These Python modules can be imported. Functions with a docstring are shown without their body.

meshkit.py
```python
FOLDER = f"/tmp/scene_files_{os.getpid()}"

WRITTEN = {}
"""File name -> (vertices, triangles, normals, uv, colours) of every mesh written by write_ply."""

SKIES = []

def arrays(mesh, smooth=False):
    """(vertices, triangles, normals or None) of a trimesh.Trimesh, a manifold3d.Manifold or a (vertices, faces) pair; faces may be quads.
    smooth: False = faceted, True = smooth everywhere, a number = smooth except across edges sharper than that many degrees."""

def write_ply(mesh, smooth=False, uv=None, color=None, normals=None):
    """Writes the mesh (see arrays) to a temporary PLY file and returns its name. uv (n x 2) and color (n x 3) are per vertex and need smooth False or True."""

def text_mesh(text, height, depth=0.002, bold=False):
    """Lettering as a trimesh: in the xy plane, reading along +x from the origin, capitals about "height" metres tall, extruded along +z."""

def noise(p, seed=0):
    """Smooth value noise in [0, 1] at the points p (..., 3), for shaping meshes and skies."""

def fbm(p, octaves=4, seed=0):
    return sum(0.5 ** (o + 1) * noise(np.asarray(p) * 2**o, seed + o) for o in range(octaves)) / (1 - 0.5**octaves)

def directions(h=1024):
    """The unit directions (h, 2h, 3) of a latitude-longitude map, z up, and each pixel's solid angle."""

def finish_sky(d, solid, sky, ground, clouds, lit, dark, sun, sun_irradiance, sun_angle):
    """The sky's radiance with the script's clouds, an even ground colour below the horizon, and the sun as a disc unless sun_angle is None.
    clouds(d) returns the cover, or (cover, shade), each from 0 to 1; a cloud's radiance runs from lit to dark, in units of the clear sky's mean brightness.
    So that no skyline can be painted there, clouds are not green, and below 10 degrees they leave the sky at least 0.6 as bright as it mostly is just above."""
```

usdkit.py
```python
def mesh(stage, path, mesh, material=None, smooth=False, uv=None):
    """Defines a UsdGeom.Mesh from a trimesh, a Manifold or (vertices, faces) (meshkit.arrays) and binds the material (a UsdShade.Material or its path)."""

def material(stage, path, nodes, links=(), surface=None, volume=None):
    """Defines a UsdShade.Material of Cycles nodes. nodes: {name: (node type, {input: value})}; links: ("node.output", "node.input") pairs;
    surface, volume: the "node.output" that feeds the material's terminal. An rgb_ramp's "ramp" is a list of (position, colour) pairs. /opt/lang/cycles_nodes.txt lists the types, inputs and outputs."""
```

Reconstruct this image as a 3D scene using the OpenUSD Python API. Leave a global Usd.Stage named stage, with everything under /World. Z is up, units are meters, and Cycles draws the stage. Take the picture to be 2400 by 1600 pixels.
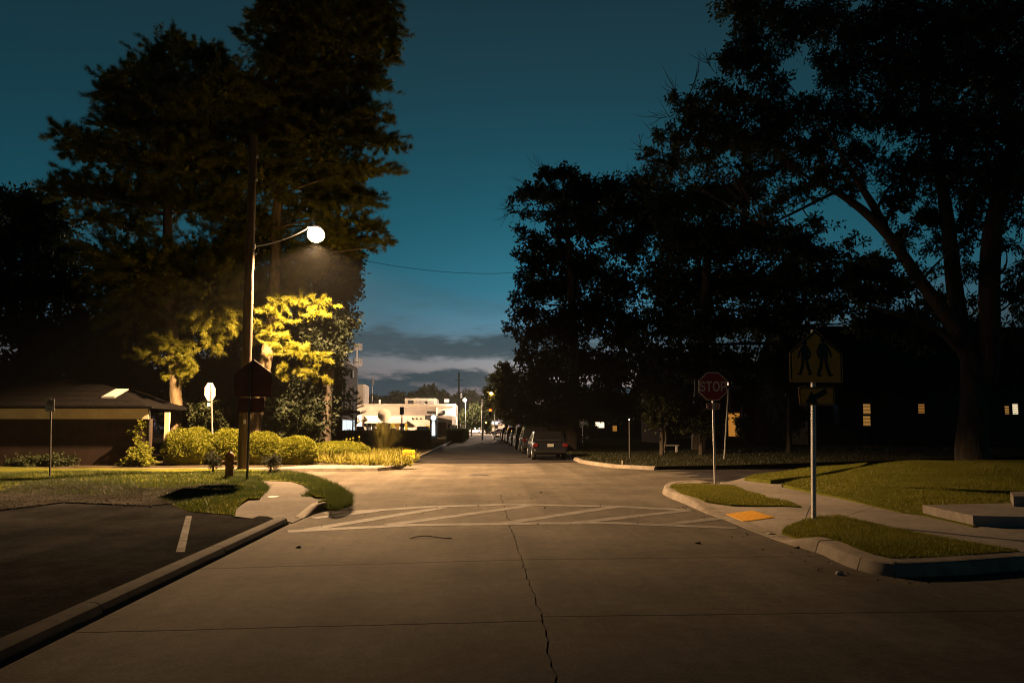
import math
import numpy as np
import trimesh
import manifold3d as m3
import shapely
from shapely.geometry import Polygon, LineString, Point, box as sbox
from shapely.ops import unary_union
from scipy.spatial import Delaunay
import usdkit
import meshkit
from pxr import Usd, UsdGeom, UsdLux, UsdShade, Gf, Sdf

stage = Usd.Stage.CreateInMemory()
UsdGeom.SetStageUpAxis(stage, "Z")
UsdGeom.SetStageMetersPerUnit(stage, 1.0)
UsdGeom.Xform.Define(stage, "/World")
UsdGeom.Scope.Define(stage, "/World/Looks")

# ------------------------------------------------------------------ camera, sky, exposure
EYE, FPX, YAW, PITCH = 1.6, 1600.0, math.radians(2.58), math.radians(4.0)
CY = 1003 - FPX * math.tan(PITCH)            # row of the optical axis in the 2400 x 1600 photograph
cam = UsdGeom.Camera.Define(stage, "/World/camera")
cam.CreateFocalLengthAttr(24.0)
cam.CreateHorizontalApertureAttr(36.0)
cam.CreateVerticalApertureAttr(24.0)
cam.CreateVerticalApertureOffsetAttr((CY - 800) / 2400 * 36.0)
cam.CreateClippingRangeAttr((0.05, 5000.0))
cam.CreateExposureAttr(0.0)
cam.AddTranslateOp().Set((0, 0, EYE))
cam.AddRotateXYZOp().Set((90 + math.degrees(PITCH), 0, -math.degrees(YAW)))

SKY = 0.1
dome = UsdLux.DomeLight.Define(stage, "/World/sky")
sky_mat = usdkit.material(stage, "/World/Looks/sky", {
    "tc": ("texture_coordinate", {}),
    "sky": ("sky_texture", {"sky_type": "single_scattering", "sun_disc": False, "sun_elevation": math.radians(1.0), "sun_rotation": 0.1, "aerosol_density": 0.6}),
    "sep": ("separate_xyz", {}),
    # dusk grade of the sky by height: pinkish haze low down, teal above, dark overhead
    "grade": ("rgb_ramp", {"ramp": [(0.0, (.029, .0200, .0225)), (.03, (.032, .0225, .0240)), (.06, (.043, .0335, .0330)), (.10, (.042, .045, .048)), (.14, (.0200, .047, .064)), (.20, (.0088, .052, .074)),
                                   (.30, (.0072, .053, .075)), (.40, (.0088, .049, .070)), (.53, (.0125, .045, .063)), (.70, (.005, .016, .023)), (1.0, (.002, .006, .009))]}),
    "bw": ("rgb_to_bw", {}),
    "pw": ("math", {"math_type": "power", "value2": 1.1}),
    "norm": ("math", {"math_type": "multiply", "value2": 10.0}),
    "east": ("map_range", {"from_min": -.7, "from_max": .5, "to_min": 4.0, "to_max": 10.0, "clamp": True, "range_type": "smoothstep"}),
    "az": ("math", {"math_type": "arctan2"}),
    "cv": ("combine_xyz", {"z": 0.0}),
    "mp1": ("mapping", {"scale": (4.2, 17.0, 1), "location": (1.3, 0.35, 0)}),
    "n1": ("noise_texture", {"scale": 1.0, "detail": 7.0, "roughness": 0.66}),
    "mp2": ("mapping", {"scale": (2.2, 9.0, 1), "location": (4.1, 2.2, 0)}),
    "n2": ("noise_texture", {"scale": 1.6, "detail": 6.0, "roughness": 0.6}),
    "wz": ("math", {"math_type": "multiply_add", "value2": 0.125, "value3": -0.0625}),
    "ez": ("math", {"math_type": "add"}),
    "bands": ("rgb_ramp", {"ramp": [(0.0, (.15,) * 3), (.03, (.25,) * 3), (.043, (.95,) * 3), (.068, (1.0,) * 3), (.076, (.18,) * 3), (.094, (.10,) * 3), (.108, (.9,) * 3), (.135, (1.0,) * 3), (.146, (.25,) * 3), (.165, (.05,) * 3), (.185, (.32,) * 3), (.20, (.12,) * 3), (.24, (.0,) * 3), (1.0, (0.,) * 3)]}),
    "patch": ("rgb_ramp", {"ramp": [(0.0, (.1,) * 3), (.38, (.3,) * 3), (.47, (1.,) * 3), (1.0, (1.,) * 3)]}),
    "cover": ("mix_color", {"blend_type": "multiply", "fac": 1.0}),
    "coverf": ("rgb_to_bw", {}),
    "cloudcol": ("rgb_ramp", {"ramp": [(0.0, (.30, .50, .68)), (.06, (.22, .52, .70)), (.10, (.30, .62, .80)), (.16, (.45, .88, 1.12)), (.3, (.3, 1.0, 1.4)), (1.0, (.1, .3, .5))]}),
    "clear": ("mix_color", {"blend_type": "multiply", "fac": 1.0, "use_clamp": False}),
    "mixc": ("mix_color", {"blend_type": "mix"}),
    "bg": ("background_shader", {"strength": SKY}),
}, [("tc.generated", "sep.vector"), ("sep.z", "grade.fac"), ("sky.color", "bw.color"), ("bw.val", "pw.value1"), ("pw.value", "norm.value1"), ("sep.y", "east.value"), ("east.result", "norm.value2"),
    ("sep.x", "az.value1"), ("sep.y", "az.value2"), ("az.value", "cv.x"), ("sep.z", "cv.y"), ("cv.vector", "mp1.vector"), ("cv.vector", "mp2.vector"),
    ("mp1.vector", "n1.vector"), ("mp2.vector", "n2.vector"), ("n1.fac", "wz.value1"), ("wz.value", "ez.value1"), ("sep.z", "ez.value2"), ("ez.value", "bands.fac"),
    ("n2.fac", "patch.fac"), ("bands.color", "cover.a"), ("patch.color", "cover.b"), ("cover.result", "coverf.color"),
    ("sep.z", "cloudcol.fac"), ("grade.color", "clear.a"), ("norm.value", "clear.b"), ("clear.result", "mixc.a"), ("cloudcol.color", "mixc.b"), ("coverf.val", "mixc.fac"),
    ("mixc.result", "bg.color")], surface="bg.background")
UsdShade.MaterialBindingAPI.Apply(dome.GetPrim()).Bind(sky_mat)
dome.GetPrim().SetCustomDataByKey("kind", "structure")
dome.GetPrim().SetCustomDataByKey("label", "teal dusk sky with slate cloud bands over a pinkish horizon")

LAMP_WATTS = 50.0      # radiance of the near street lamp's drop lens
LAMP_DOWN = 118000.0      # radiance of the reflector that throws its light down
LAMP_COLOR = (1.0, .60, .285)
HAZE = 0.00012

# ------------------------------------------------------------------ from a point of the photograph to a place in the street
_r = np.array([math.cos(YAW), -math.sin(YAW), 0.0])
_h = np.array([math.sin(YAW), math.cos(YAW), 0.0])
_f = _h * math.cos(PITCH) + np.array([0, 0, math.sin(PITCH)])
_u = np.cross(_r, _f)
CAM = np.array([0, 0, EYE])


def ray(px, py):
    return _f * FPX + _r * (px - 1200) + _u * (CY - py)


def G(px, py, z=0.0):
    d = ray(px, py)
    return CAM + d * ((z - EYE) / d[2])


def at(px, py, depth):
    d = ray(px, py)
    return CAM + d * (depth / (d @ _h))


def PY(px, py, Y):
    d = ray(px, py)
    return CAM + d * (Y / d[1])


K = 2400 / 2352.0        # many points were read off a 2352-wide view

# ------------------------------------------------------------------ prims
counts, locs, used = {}, {}, {}


def numbered(parent, name):
    k = (parent, name)
    n = counts.get(k, 0)
    counts[k] = n + 1
    return f"{parent}/{name}" + (f"_{n:03d}" if n else "")


def tag(prim, label=None, cat=None, group=None, kind=None):
    for k, v in (("label", label), ("category", cat), ("group", group), ("kind", kind)):
        if v:
            prim.SetCustomDataByKey(k, v)
    return prim


def thing(name, label, cat=None, loc=(0, 0, 0), group=None, kind=None, parent="/World"):
    path = numbered(parent, name)
    x = UsdGeom.Xform.Define(stage, path)
    base = locs.get(parent, np.zeros(3))
    x.AddTranslateOp().Set(Gf.Vec3d(*map(float, np.asarray(loc, float) - base)))
    locs[path] = np.asarray(loc, float)
    tag(x.GetPrim(), label, cat, group, kind)
    return path


def arr(mesh):
    v, f, _ = meshkit.arrays(mesh, False)
    return v, f


def obj(name, mesh, mat, parent="/World", smooth=False, label=None, cat=None, group=None, kind=None, loc=None):
    """One mesh; vertices given in world coordinates."""
    path = numbered(parent, name)
    v, f = arr(mesh)
    if loc is None:
        loc = (v.min(0) + v.max(0)) / 2
        loc[2] = v[:, 2].min()
        if parent in locs:
            loc = locs[parent]
    loc = np.asarray(loc, float)
    m = usdkit.mesh(stage, path, (v - loc, f), f"/World/Looks/{mat}", smooth)
    base = locs.get(parent, np.zeros(3))
    if np.abs(loc - base).max() > 1e-9:
        m.AddTranslateOp().Set(Gf.Vec3d(*map(float, loc - base)))
    locs[path] = loc
    tag(m.GetPrim(), label, cat, group, kind)
    return path


def copy_of(path, loc, rotz=0.0, label=None, group=None):
    src = stage.GetPrimAtPath(path)
    name = path.rsplit("/", 1)[1]
    if name[-4:-3] == "_" and name[-3:].isdigit():
        name = name[:-4]
    p = numbered("/World", name)
    x = UsdGeom.Xform.Define(stage, p)
    x.GetPrim().GetReferences().AddInternalReference(src.GetPath())
    x.GetPrim().SetInstanceable(True)
    x.ClearXformOpOrder()
    x.AddTranslateOp().Set(Gf.Vec3d(*map(float, loc)))
    x.AddRotateZOp().Set(float(rotz))
    was = src.GetCustomData()
    tag(x.GetPrim(), label or was.get("label"), was.get("category"), group or was.get("group"))
    return p


# ------------------------------------------------------------------ shapes
def cat(ms):
    vs, fs, n = [], [], 0
    for m in ms:
        v, f = arr(m)
        vs.append(v)
        fs.append(f + n)
        n += len(v)
    return np.vstack(vs), np.vstack(fs)


def box(x0, x1, y0, y1, z0, z1):
    m = trimesh.creation.box([abs(x1 - x0), abs(y1 - y0), abs(z1 - z0)])
    m.apply_translation([(x0 + x1) / 2, (y0 + y1) / 2, (z0 + z1) / 2])
    return m


def rbox(x0, x1, y0, y1, z0, z1, r=0.02):
    pts = []
    s = m3.Manifold.sphere(r, 8)
    for x in (x0 + r, x1 - r):
        for y in (y0 + r, y1 - r):
            for z in (z0 + r, z1 - r):
                pts.append(s.translate((x, y, z)))
    return m3.Manifold.batch_hull(pts)


def frame(d, up=(0, 0, 1)):
    d = np.asarray(d, float)
    d = d / np.linalg.norm(d)
    a = np.cross(d, up)
    if np.linalg.norm(a) < 1e-3:
        a = np.cross(d, (0, 1, 0))
    a /= np.linalg.norm(a)
    return d, a, np.cross(a, d)


def tube(points, radii, sides=8, caps=True):
    p = np.asarray(points, float)
    n = len(p)
    r = np.broadcast_to(np.asarray(radii, float), (n,))
    t = np.gradient(p, axis=0)
    t /= np.linalg.norm(t, axis=1, keepdims=True) + 1e-12
    d, a, b = frame(t[0])
    A = np.zeros((n, 3))
    A[0] = a
    for i in range(1, n):
        a = A[i - 1] - t[i] * (A[i - 1] @ t[i])
        A[i] = a / (np.linalg.norm(a) + 1e-12)
    B = np.cross(t, A)
    ang = np.arange(sides) * 2 * np.pi / sides
    v = p[:, None] + r[:, None, None] * (np.cos(ang)[None, :, None] * A[:, None] + np.sin(ang)[None, :, None] * B[:, None])
    v = v.reshape(-1, 3)
    f = []
    for i in range(n - 1):
        for j in range(sides):
            q = [i * sides + j, i * sides + (j + 1) % sides, (i + 1) * sides + (j + 1) % sides, (i + 1) * sides + j]
            f += [[q[0], q[1], q[2]], [q[0], q[2], q[3]]]
    if caps:
        v = np.vstack([v, p[0], p[-1]])
        for j in range(sides):
            f.append([n * sides, (j + 1) % sides, j])
            f.append([n * sides + 1, (n - 1) * sides + j, (n - 1) * sides + (j + 1) % sides])
    return v, np.array(f)


def curve(pts, n=14):
    """Smooth polyline through pts."""
    from scipy.interpolate import make_interp_spline
    p = np.asarray(pts, float)
    k = min(3, len(p) - 1)
    s = np.concatenate([[0], np.cumsum(np.linalg.norm(np.diff(p, axis=0), axis=1))])
    return make_interp_spline(s, p, k=k)(np.linspace(0, s[-1], n))


def lathe(profile, sides=20, loc=(0, 0, 0)):
    pr = np.asarray(profile, float)
    ang = np.arange(sides) * 2 * np.pi / sides
    v = np.stack([pr[:, None, 0] * np.cos(ang), pr[:, None, 0] * np.sin(ang), np.repeat(pr[:, 1:2], sides, 1)], -1).reshape(-1, 3)
    f = []
    for i in range(len(pr) - 1):
        for j in range(sides):
            a, b, c, d = i * sides + j, i * sides + (j + 1) % sides, (i + 1) * sides + (j + 1) % sides, (i + 1) * sides + j
            f += [[a, b, c], [a, c, d]]
    return v + np.asarray(loc, float), np.array(f)


def prism(poly, h):
    gs = getattr(poly, "geoms", [poly])
    return trimesh.util.concatenate([trimesh.creation.extrude_polygon(g, h, engine="earcut") for g in gs if g.area > 1e-6])


def place(mesh, origin, xaxis, yaxis):
    """Mesh drawn in its own xy plane -> world, with the given x and y axes."""
    v, f = arr(mesh)
    x = np.asarray(xaxis, float) / np.linalg.norm(xaxis)
    y = np.asarray(yaxis, float) / np.linalg.norm(yaxis)
    z = np.cross(x, y)
    return np.asarray(origin, float) + v[:, :1] * x + v[:, 1:2] * y + v[:, 2:] * z, f


def terrain(poly, zfun, step=0.4, skirt=0.18, jitter=0.0, seed=0):
    """A sheet over a polygon that follows zfun(x, y), with a skirt round its rim."""
    vs, fs, n = [], [], 0
    for g in getattr(poly, "geoms", [poly]):
        if g.area < 1e-3:
            continue
        ring = g.exterior.segmentize(step)
        b = np.array(ring.coords)[:-1]
        for hole in g.interiors:
            b = np.vstack([b, np.array(hole.segmentize(step).coords)[:-1]])
        x0, y0, x1, y1 = g.bounds
        gx, gy = np.meshgrid(np.arange(x0, x1, step), np.arange(y0, y1, step))
        pts = np.c_[gx.ravel(), gy.ravel()]
        ins = shapely.contains_xy(g.buffer(-step * 0.35), pts[:, 0], pts[:, 1])
        p = np.vstack([b, pts[ins]])
        tri = Delaunay(p).simplices
        c = p[tri].mean(1)
        tri = tri[shapely.contains_xy(g, c[:, 0], c[:, 1])]
        e1, e2 = p[tri[:, 1]] - p[tri[:, 0]], p[tri[:, 2]] - p[tri[:, 0]]
        cr = e1[:, 0] * e2[:, 1] - e1[:, 1] * e2[:, 0]
        tri = tri[np.abs(cr) > 1e-7]
        cr = cr[np.abs(cr) > 1e-7]
        tri[cr < 0] = tri[cr < 0][:, ::-1]
        z = zfun(p[:, 0], p[:, 1]) * np.ones(len(p))
        v = np.c_[p, z]
        eb = np.array(ring.coords)[:-1]
        m = len(eb)
        low = np.c_[v[:m, :2], v[:m, 2] - skirt]
        i = np.arange(m)
        j = (i + 1) % m
        sk = np.vstack([np.c_[i, len(v) + i, len(v) + j], np.c_[i, len(v) + j, j]])
        vs.append(np.vstack([v, low]))
        fs.append(np.vstack([tri, sk]) + n)
        n += len(v) + m
    return np.vstack(vs), np.vstack(fs)


def in_poly(rng, poly, n):
    x0, y0, x1, y1 = poly.bounds
    out = np.zeros((0, 2))
    while len(out) < n:
        p = rng.uniform((x0, y0), (x1, y1), (n * 2, 2))
        out = np.vstack([out, p[shapely.contains_xy(poly, p[:, 0], p[:, 1])]])
    return out[:n]


def unit(v):
    return v / (np.linalg.norm(v, axis=-1, keepdims=True) + 1e-12)


def leaf_mesh(p, d, L, W, rng, fold=0.25):
    n = len(p)
    side = unit(np.cross(d, unit(rng.normal(size=(n, 3)))))
    nor = np.cross(side, d)
    L = np.broadcast_to(L, (n,))[:, None]
    W = np.broadcast_to(W, (n,))[:, None]
    mid = p + d * L * 0.45
    v = np.stack([p, mid + side * W / 2 + nor * W * fold, p + d * L, mid - side * W / 2 + nor * W * fold], 1).reshape(-1, 3)
    i = np.arange(n)[:, None] * 4
    return v, np.vstack([i + [0, 1, 2], i + [0, 2, 3]])


def tuft_mesh(p, d, L, W, k, rng, spread=0.75):
    n = len(p)
    dd = unit(np.repeat(d, k, 0) + spread * rng.normal(size=(n * k, 3)))
    pp = np.repeat(p, k, 0)
    side = unit(np.cross(dd, unit(rng.normal(size=(n * k, 3)))))
    ll = L * rng.uniform(.6, 1.1, (n * k, 1))
    v = np.stack([pp + side * W / 2, pp - side * W / 2, pp + dd * ll], 1).reshape(-1, 3)
    return v, np.arange(n * k * 3).reshape(-1, 3)


def blades(rng, poly, n, zfun, h, w, lean=0.35):
    p = in_poly(rng, poly, n)
    z = zfun(p[:, 0], p[:, 1]) * np.ones(n)
    b = np.c_[p, z - 0.01]
    a = rng.uniform(0, 2 * np.pi, n)
    side = np.c_[np.cos(a), np.sin(a), np.zeros(n)] * w / 2
    hh = h * rng.uniform(.45, 1.2, n) * (0.6 + 0.8 * meshkit.noise(np.c_[p * 1.3, np.zeros(n)], 5))
    tip = b + np.c_[rng.normal(0, lean, (n, 2)) * hh[:, None], hh]
    v = np.stack([b + side, b - side, tip], 1).reshape(-1, 3)
    return v, np.arange(n * 3).reshape(-1, 3)


def crown(seed, clumps, kind, dens, L, W, branch=2.0, up=0.15, jit=0.13, inner=0.5, k=8, droop=0.0, inner_size=.42, span=(.62, 1.12), spread=.75):
    """Foliage of many small faces: branchlets fan out inside every clump (centre, radii) and carry leaves or needle tufts; denser, larger leaves fill the inside."""
    rng = np.random.default_rng(seed)
    ps, ds, ip = [], [], []
    for c, r in clumps:
        c, r = np.asarray(c, float), np.asarray(r, float)
        R = (r[0] * r[1] * r[2]) ** (1 / 3)
        area = 4 * np.pi * R * R
        nb = max(6, int(area * branch))
        d = unit(rng.normal(size=(nb, 3)) + [0, 0, up])
        reach = rng.uniform(*span, (nb, 1))
        s = c + d * r * 0.15
        e = c + d * r * reach
        m = max(3, int(area * dens / nb))
        t = rng.uniform(0, 1, (nb, m, 1)) ** 0.55
        bend = rng.normal(0, 0.06 * R, (nb, 1, 3)) * t * (1 - t) * 4
        p = s[:, None] + (e - s)[:, None] * t + bend + rng.normal(0, jit, (nb, m, 3)) * (0.5 + 0.5 * t)
        p[..., 2] -= droop * t[..., 0] ** 2 * R
        ps.append(p.reshape(-1, 3))
        ax = unit(d * r)
        ds.append(np.repeat(ax, m, 0))
        ni = int(area * inner * 9) if R > .75 else 0
        q = unit(rng.normal(size=(ni, 3))) * rng.uniform(.1, .66, (ni, 1))
        ip.append(c + q * r)
    p, d = np.vstack(ps), np.vstack(ds)
    out = []
    if kind == "tuft":
        out.append(tuft_mesh(p, unit(d + [0, 0, .25]), L, W, k, rng, spread))
    else:
        dd = unit(d * .6 + rng.normal(size=p.shape) * .75 + [0, 0, -.25 - droop])
        out.append(leaf_mesh(p, dd, L * rng.uniform(.6, 1.25, len(p)), W * rng.uniform(.7, 1.2, len(p)), rng))
    q = np.vstack(ip) if ip else np.zeros((0, 3))
    if len(q):
        out.append(leaf_mesh(q, unit(rng.normal(size=q.shape)), inner_size * rng.uniform(.7, 1.3, len(q)), inner_size * .8, rng))
    return cat(out)


def cl(rows, depth, flat=1.0, seed=0, spread=0.0, zr=0.85, grow=1.0):
    """Clumps from (x, y, rx, ry) read off the 2352-wide view, at a depth in metres."""
    rng = np.random.default_rng(seed)
    out = []
    for row in rows:
        x, y, rx, ry = row[:4]
        dd = depth + (row[4] if len(row) > 4 else rng.uniform(-spread, spread))
        c = at(x * K, y * K, dd)
        s = K * dd / FPX
        out.append((c, (rx * s * grow, zr * (rx + ry) / 2 * s * grow, ry * s * flat * grow)))
    return out


def dl(pts, depth):
    return [at(p[0] * K, p[1] * K, depth + (p[2] if len(p) > 2 else 0)) for p in pts]


# ------------------------------------------------------------------ materials
def M(name, color, rough=0.7, color2=None, scale=3.0, detail=4.0, spec=0.3, metal=0.0, bump=0.0, bscale=None, bdist=0.02, stretch=(1, 1, 1), lo=.35, hi=.65, coat=0.0, extra=None):
    nodes = {"p": ("principled_bsdf", {"base_color": color, "roughness": rough, "metallic": metal, "specular_ior_level": spec, "coat_weight": coat})}
    links = []
    if color2 is not None or bump:
        nodes["g"] = ("texture_coordinate", {})
        nodes["mp"] = ("mapping", {"scale": stretch})
        links.append(("g.object", "mp.vector"))
    if color2 is not None:
        nodes["n"] = ("noise_texture", {"scale": scale, "detail": detail, "roughness": .6})
        nodes["r"] = ("rgb_ramp", {"ramp": [(0, color), (lo, color), (hi, color2), (1, color2)]})
        links += [("mp.vector", "n.vector"), ("n.fac", "r.fac"), ("r.color", "p.base_color")]
    if bump:
        nodes["bn"] = ("noise_texture", {"scale": bscale or scale * 6, "detail": 5.0})
        nodes["b"] = ("bump", {"strength": bump, "distance": bdist})
        links += [("mp.vector", "bn.vector"), ("bn.fac", "b.height"), ("b.normal", "p.normal")]
    return usdkit.material(stage, f"/World/Looks/{name}", nodes, links, surface="p.BSDF")


def leafmat(name, a, b, trans=0.35, scale=1.2):
    return usdkit.material(stage, f"/World/Looks/{name}", {
        "g": ("geometry", {}), "n": ("noise_texture", {"scale": scale, "detail": 3.0}), "isl": ("math", {"math_type": "multiply_add", "value2": .5, "value3": 0.0}),
        "add": ("math", {"math_type": "multiply_add", "value2": .6, "value3": 0.0}),
        "r": ("rgb_ramp", {"ramp": [(0.0, a), (.25, a), (.8, b), (1, b)]}),
        "d": ("principled_bsdf", {"roughness": .6, "specular_ior_level": .25}), "t": ("translucent_bsdf", {}), "m": ("mix_closure", {"fac": trans})},
        [("geometry_dummy", "x")] if False else [("g.position", "n.vector"), ("g.random_per_island", "isl.value1"), ("n.fac", "add.value1"), ("isl.value", "add.value3"), ("add.value", "r.fac"),
         ("r.color", "d.base_color"), ("r.color", "t.color"), ("d.BSDF", "m.closure1"), ("t.BSDF", "m.closure2")], surface="m.closure")


def emit(name, color, strength):
    return usdkit.material(stage, f"/World/Looks/{name}", {"e": ("emission", {"color": color, "strength": strength})}, [], surface="e.emission")


def ground_mat(name, a, b, speck, fine=260.0, coarse=0.55, rough=.85, bump=.5, glint=0.0, spec=.25, lanes=False):
    """Weathered paving: broad stains, mid mottling and fine aggregate."""
    nodes = {
        "g": ("geometry", {}),
        "n1": ("noise_texture", {"scale": coarse, "detail": 5.0, "roughness": .6}),
        "n2": ("noise_texture", {"scale": 7.0, "detail": 4.0, "roughness": .65}),
        "n3": ("noise_texture", {"scale": fine, "detail": 2.0, "roughness": .6}),
        "r1": ("rgb_ramp", {"ramp": [(0, a), (.36, a), (.64, b), (1, b)]}),
        "r2": ("rgb_ramp", {"ramp": [(0, (.72,) * 3), (.38, (.86,) * 3), (.62, (1.08,) * 3), (1, (1.2,) * 3)]}),
        "r3": ("rgb_ramp", {"ramp": [(0, (.45,) * 3), (.36, (.7,) * 3), (.52, (1.0,) * 3), (.66, speck), (1, speck)]}),
        "m1": ("mix_color", {"blend_type": "multiply", "fac": 1.0, "use_clamp": False}),
        "m2": ("mix_color", {"blend_type": "multiply", "fac": .8, "use_clamp": False}),
        "b": ("bump", {"strength": bump, "distance": .006}),
        "p": ("principled_bsdf", {"roughness": rough, "specular_ior_level": spec})}
    links = [("g.position", "n1.vector"), ("g.position", "n2.vector"), ("g.position", "n3.vector"), ("n1.fac", "r1.fac"), ("n2.fac", "r2.fac"), ("n3.fac", "r3.fac"),
             ("r1.color", "m1.a"), ("r2.color", "m1.b"), ("m1.result", "m2.a"), ("r3.color", "m2.b"), ("m2.result", "p.base_color"), ("n3.fac", "b.height"), ("b.normal", "p.normal")]
    if lanes:
        nodes["lm"] = ("mapping", {"scale": (1.1, .05, 1.0)})
        nodes["ln"] = ("noise_texture", {"scale": 1.0, "detail": 4.0, "roughness": .6})
        nodes["lr"] = ("rgb_ramp", {"ramp": [(0, (.72,) * 3), (.38, (.80,) * 3), (.6, (1.08,) * 3), (1, (1.12,) * 3)]})
        nodes["gn"] = ("noise_texture", {"scale": 38.0, "detail": 3.0, "roughness": .75})
        nodes["gr"] = ("rgb_ramp", {"ramp": [(0, (.55,) * 3), (.38, (.78,) * 3), (.6, (1.15,) * 3), (.72, (1.6,) * 3), (1, (1.9,) * 3)]})
        nodes["m3"] = ("mix_color", {"blend_type": "multiply", "fac": 1.0, "use_clamp": False})
        nodes["m4"] = ("mix_color", {"blend_type": "multiply", "fac": .85, "use_clamp": False})
        links = [q for q in links if q[1] != "p.base_color"] + [("g.position", "lm.vector"), ("lm.vector", "ln.vector"), ("ln.fac", "lr.fac"), ("g.position", "gn.vector"), ("gn.fac", "gr.fac"),
                 ("m2.result", "m3.a"), ("lr.color", "m3.b"), ("m3.result", "m4.a"), ("gr.color", "m4.b"), ("m4.result", "p.base_color")]
    if glint:
        nodes["v"] = ("voronoi_texture", {"scale": 55.0})
        nodes["sep"] = ("separate_color", {})
        nodes["gl"] = ("map_range", {"from_min": .985, "from_max": .995, "to_min": rough, "to_max": glint, "clamp": True})
        links += [("g.position", "v.vector"), ("v.color", "sep.color"), ("sep.r", "gl.value"), ("gl.result", "p.roughness")]
    return usdkit.material(stage, f"/World/Looks/{name}", nodes, links, surface="p.BSDF")


ground_mat("road_concrete", (.066, .057, .044), (.112, .097, .077), (1.6,) * 3, fine=150, rough=.95, spec=.10, lanes=True)
ground_mat("faded_paint", (.045, .042, .038), (.10, .094, .085), (1.3,) * 3, fine=90, coarse=4.0, spec=.05)
ground_mat("road_paint", (.095, .086, .075), (.17, .157, .138), (1.15,) * 3, fine=120, coarse=3.0)
ground_mat("lot_asphalt", (.014, .014, .014), (.028, .027, .026), (2.2,) * 3, fine=120, rough=1.0, spec=.0, lanes=True)
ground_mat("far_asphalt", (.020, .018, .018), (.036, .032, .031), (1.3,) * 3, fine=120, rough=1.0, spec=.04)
ground_mat("corner_concrete", (.105, .092, .078), (.145, .128, .11), (1.15,) * 3, fine=200, rough=.95, spec=.1)  # sidewalk concrete toned down near the lamp, light balance put into the colour
ground_mat("sidewalk_concrete", (.19, .165, .138), (.27, .24, .205), (1.15,) * 3, fine=200, rough=.95, spec=.12)
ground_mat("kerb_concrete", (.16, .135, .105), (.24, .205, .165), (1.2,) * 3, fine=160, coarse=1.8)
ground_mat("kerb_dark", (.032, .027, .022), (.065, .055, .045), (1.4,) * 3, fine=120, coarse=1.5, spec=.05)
ground_mat("soil", (.035, .028, .018), (.07, .055, .035), (1.4,) * 3, fine=60, coarse=.9, rough=1.0, spec=.0)
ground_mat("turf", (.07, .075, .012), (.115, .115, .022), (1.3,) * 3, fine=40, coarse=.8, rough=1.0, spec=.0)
ground_mat("gravel", (.016, .0145, .012), (.036, .033, .028), (2.6,) * 3, fine=30, coarse=1.2, rough=1.0, spec=.0)
M("joint_dark", (.02, .018, .016), .95)
M("yellow_pad", (.85, .45, .02), .6, (.7, .36, .02), 6)
leafmat("grass_blade", (.16, .16, .012), (.33, .285, .03), .3, 2.5)
leafmat("shaded_grass_blade", (.020, .022, .008), (.04, .04, .014), .25, 2.5)  # grass blades darkened where the lamp's light falls off
ground_mat("shaded_turf", (.014, .014, .008), (.026, .025, .013), (1.3,) * 3, fine=40, coarse=.8, rough=1.0, spec=.0)  # turf darkened to stand for the lamp's falloff on the far lawn
leafmat("weed_blade", (.05, .07, .015), (.12, .13, .03), .3, 2.5)
leafmat("strap_leaf", (.16, .15, .02), (.48, .40, .08), .3, 3.0)
leafmat("pine_needle", (.12, .12, .008), (.24, .22, .012), .3, 1.2)
leafmat("box_leaf", (.14, .15, .010), (.26, .245, .018), .25, 3.0)
leafmat("dark_leaf", (.036, .045, .014), (.06, .07, .022), .3, .8)
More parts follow.
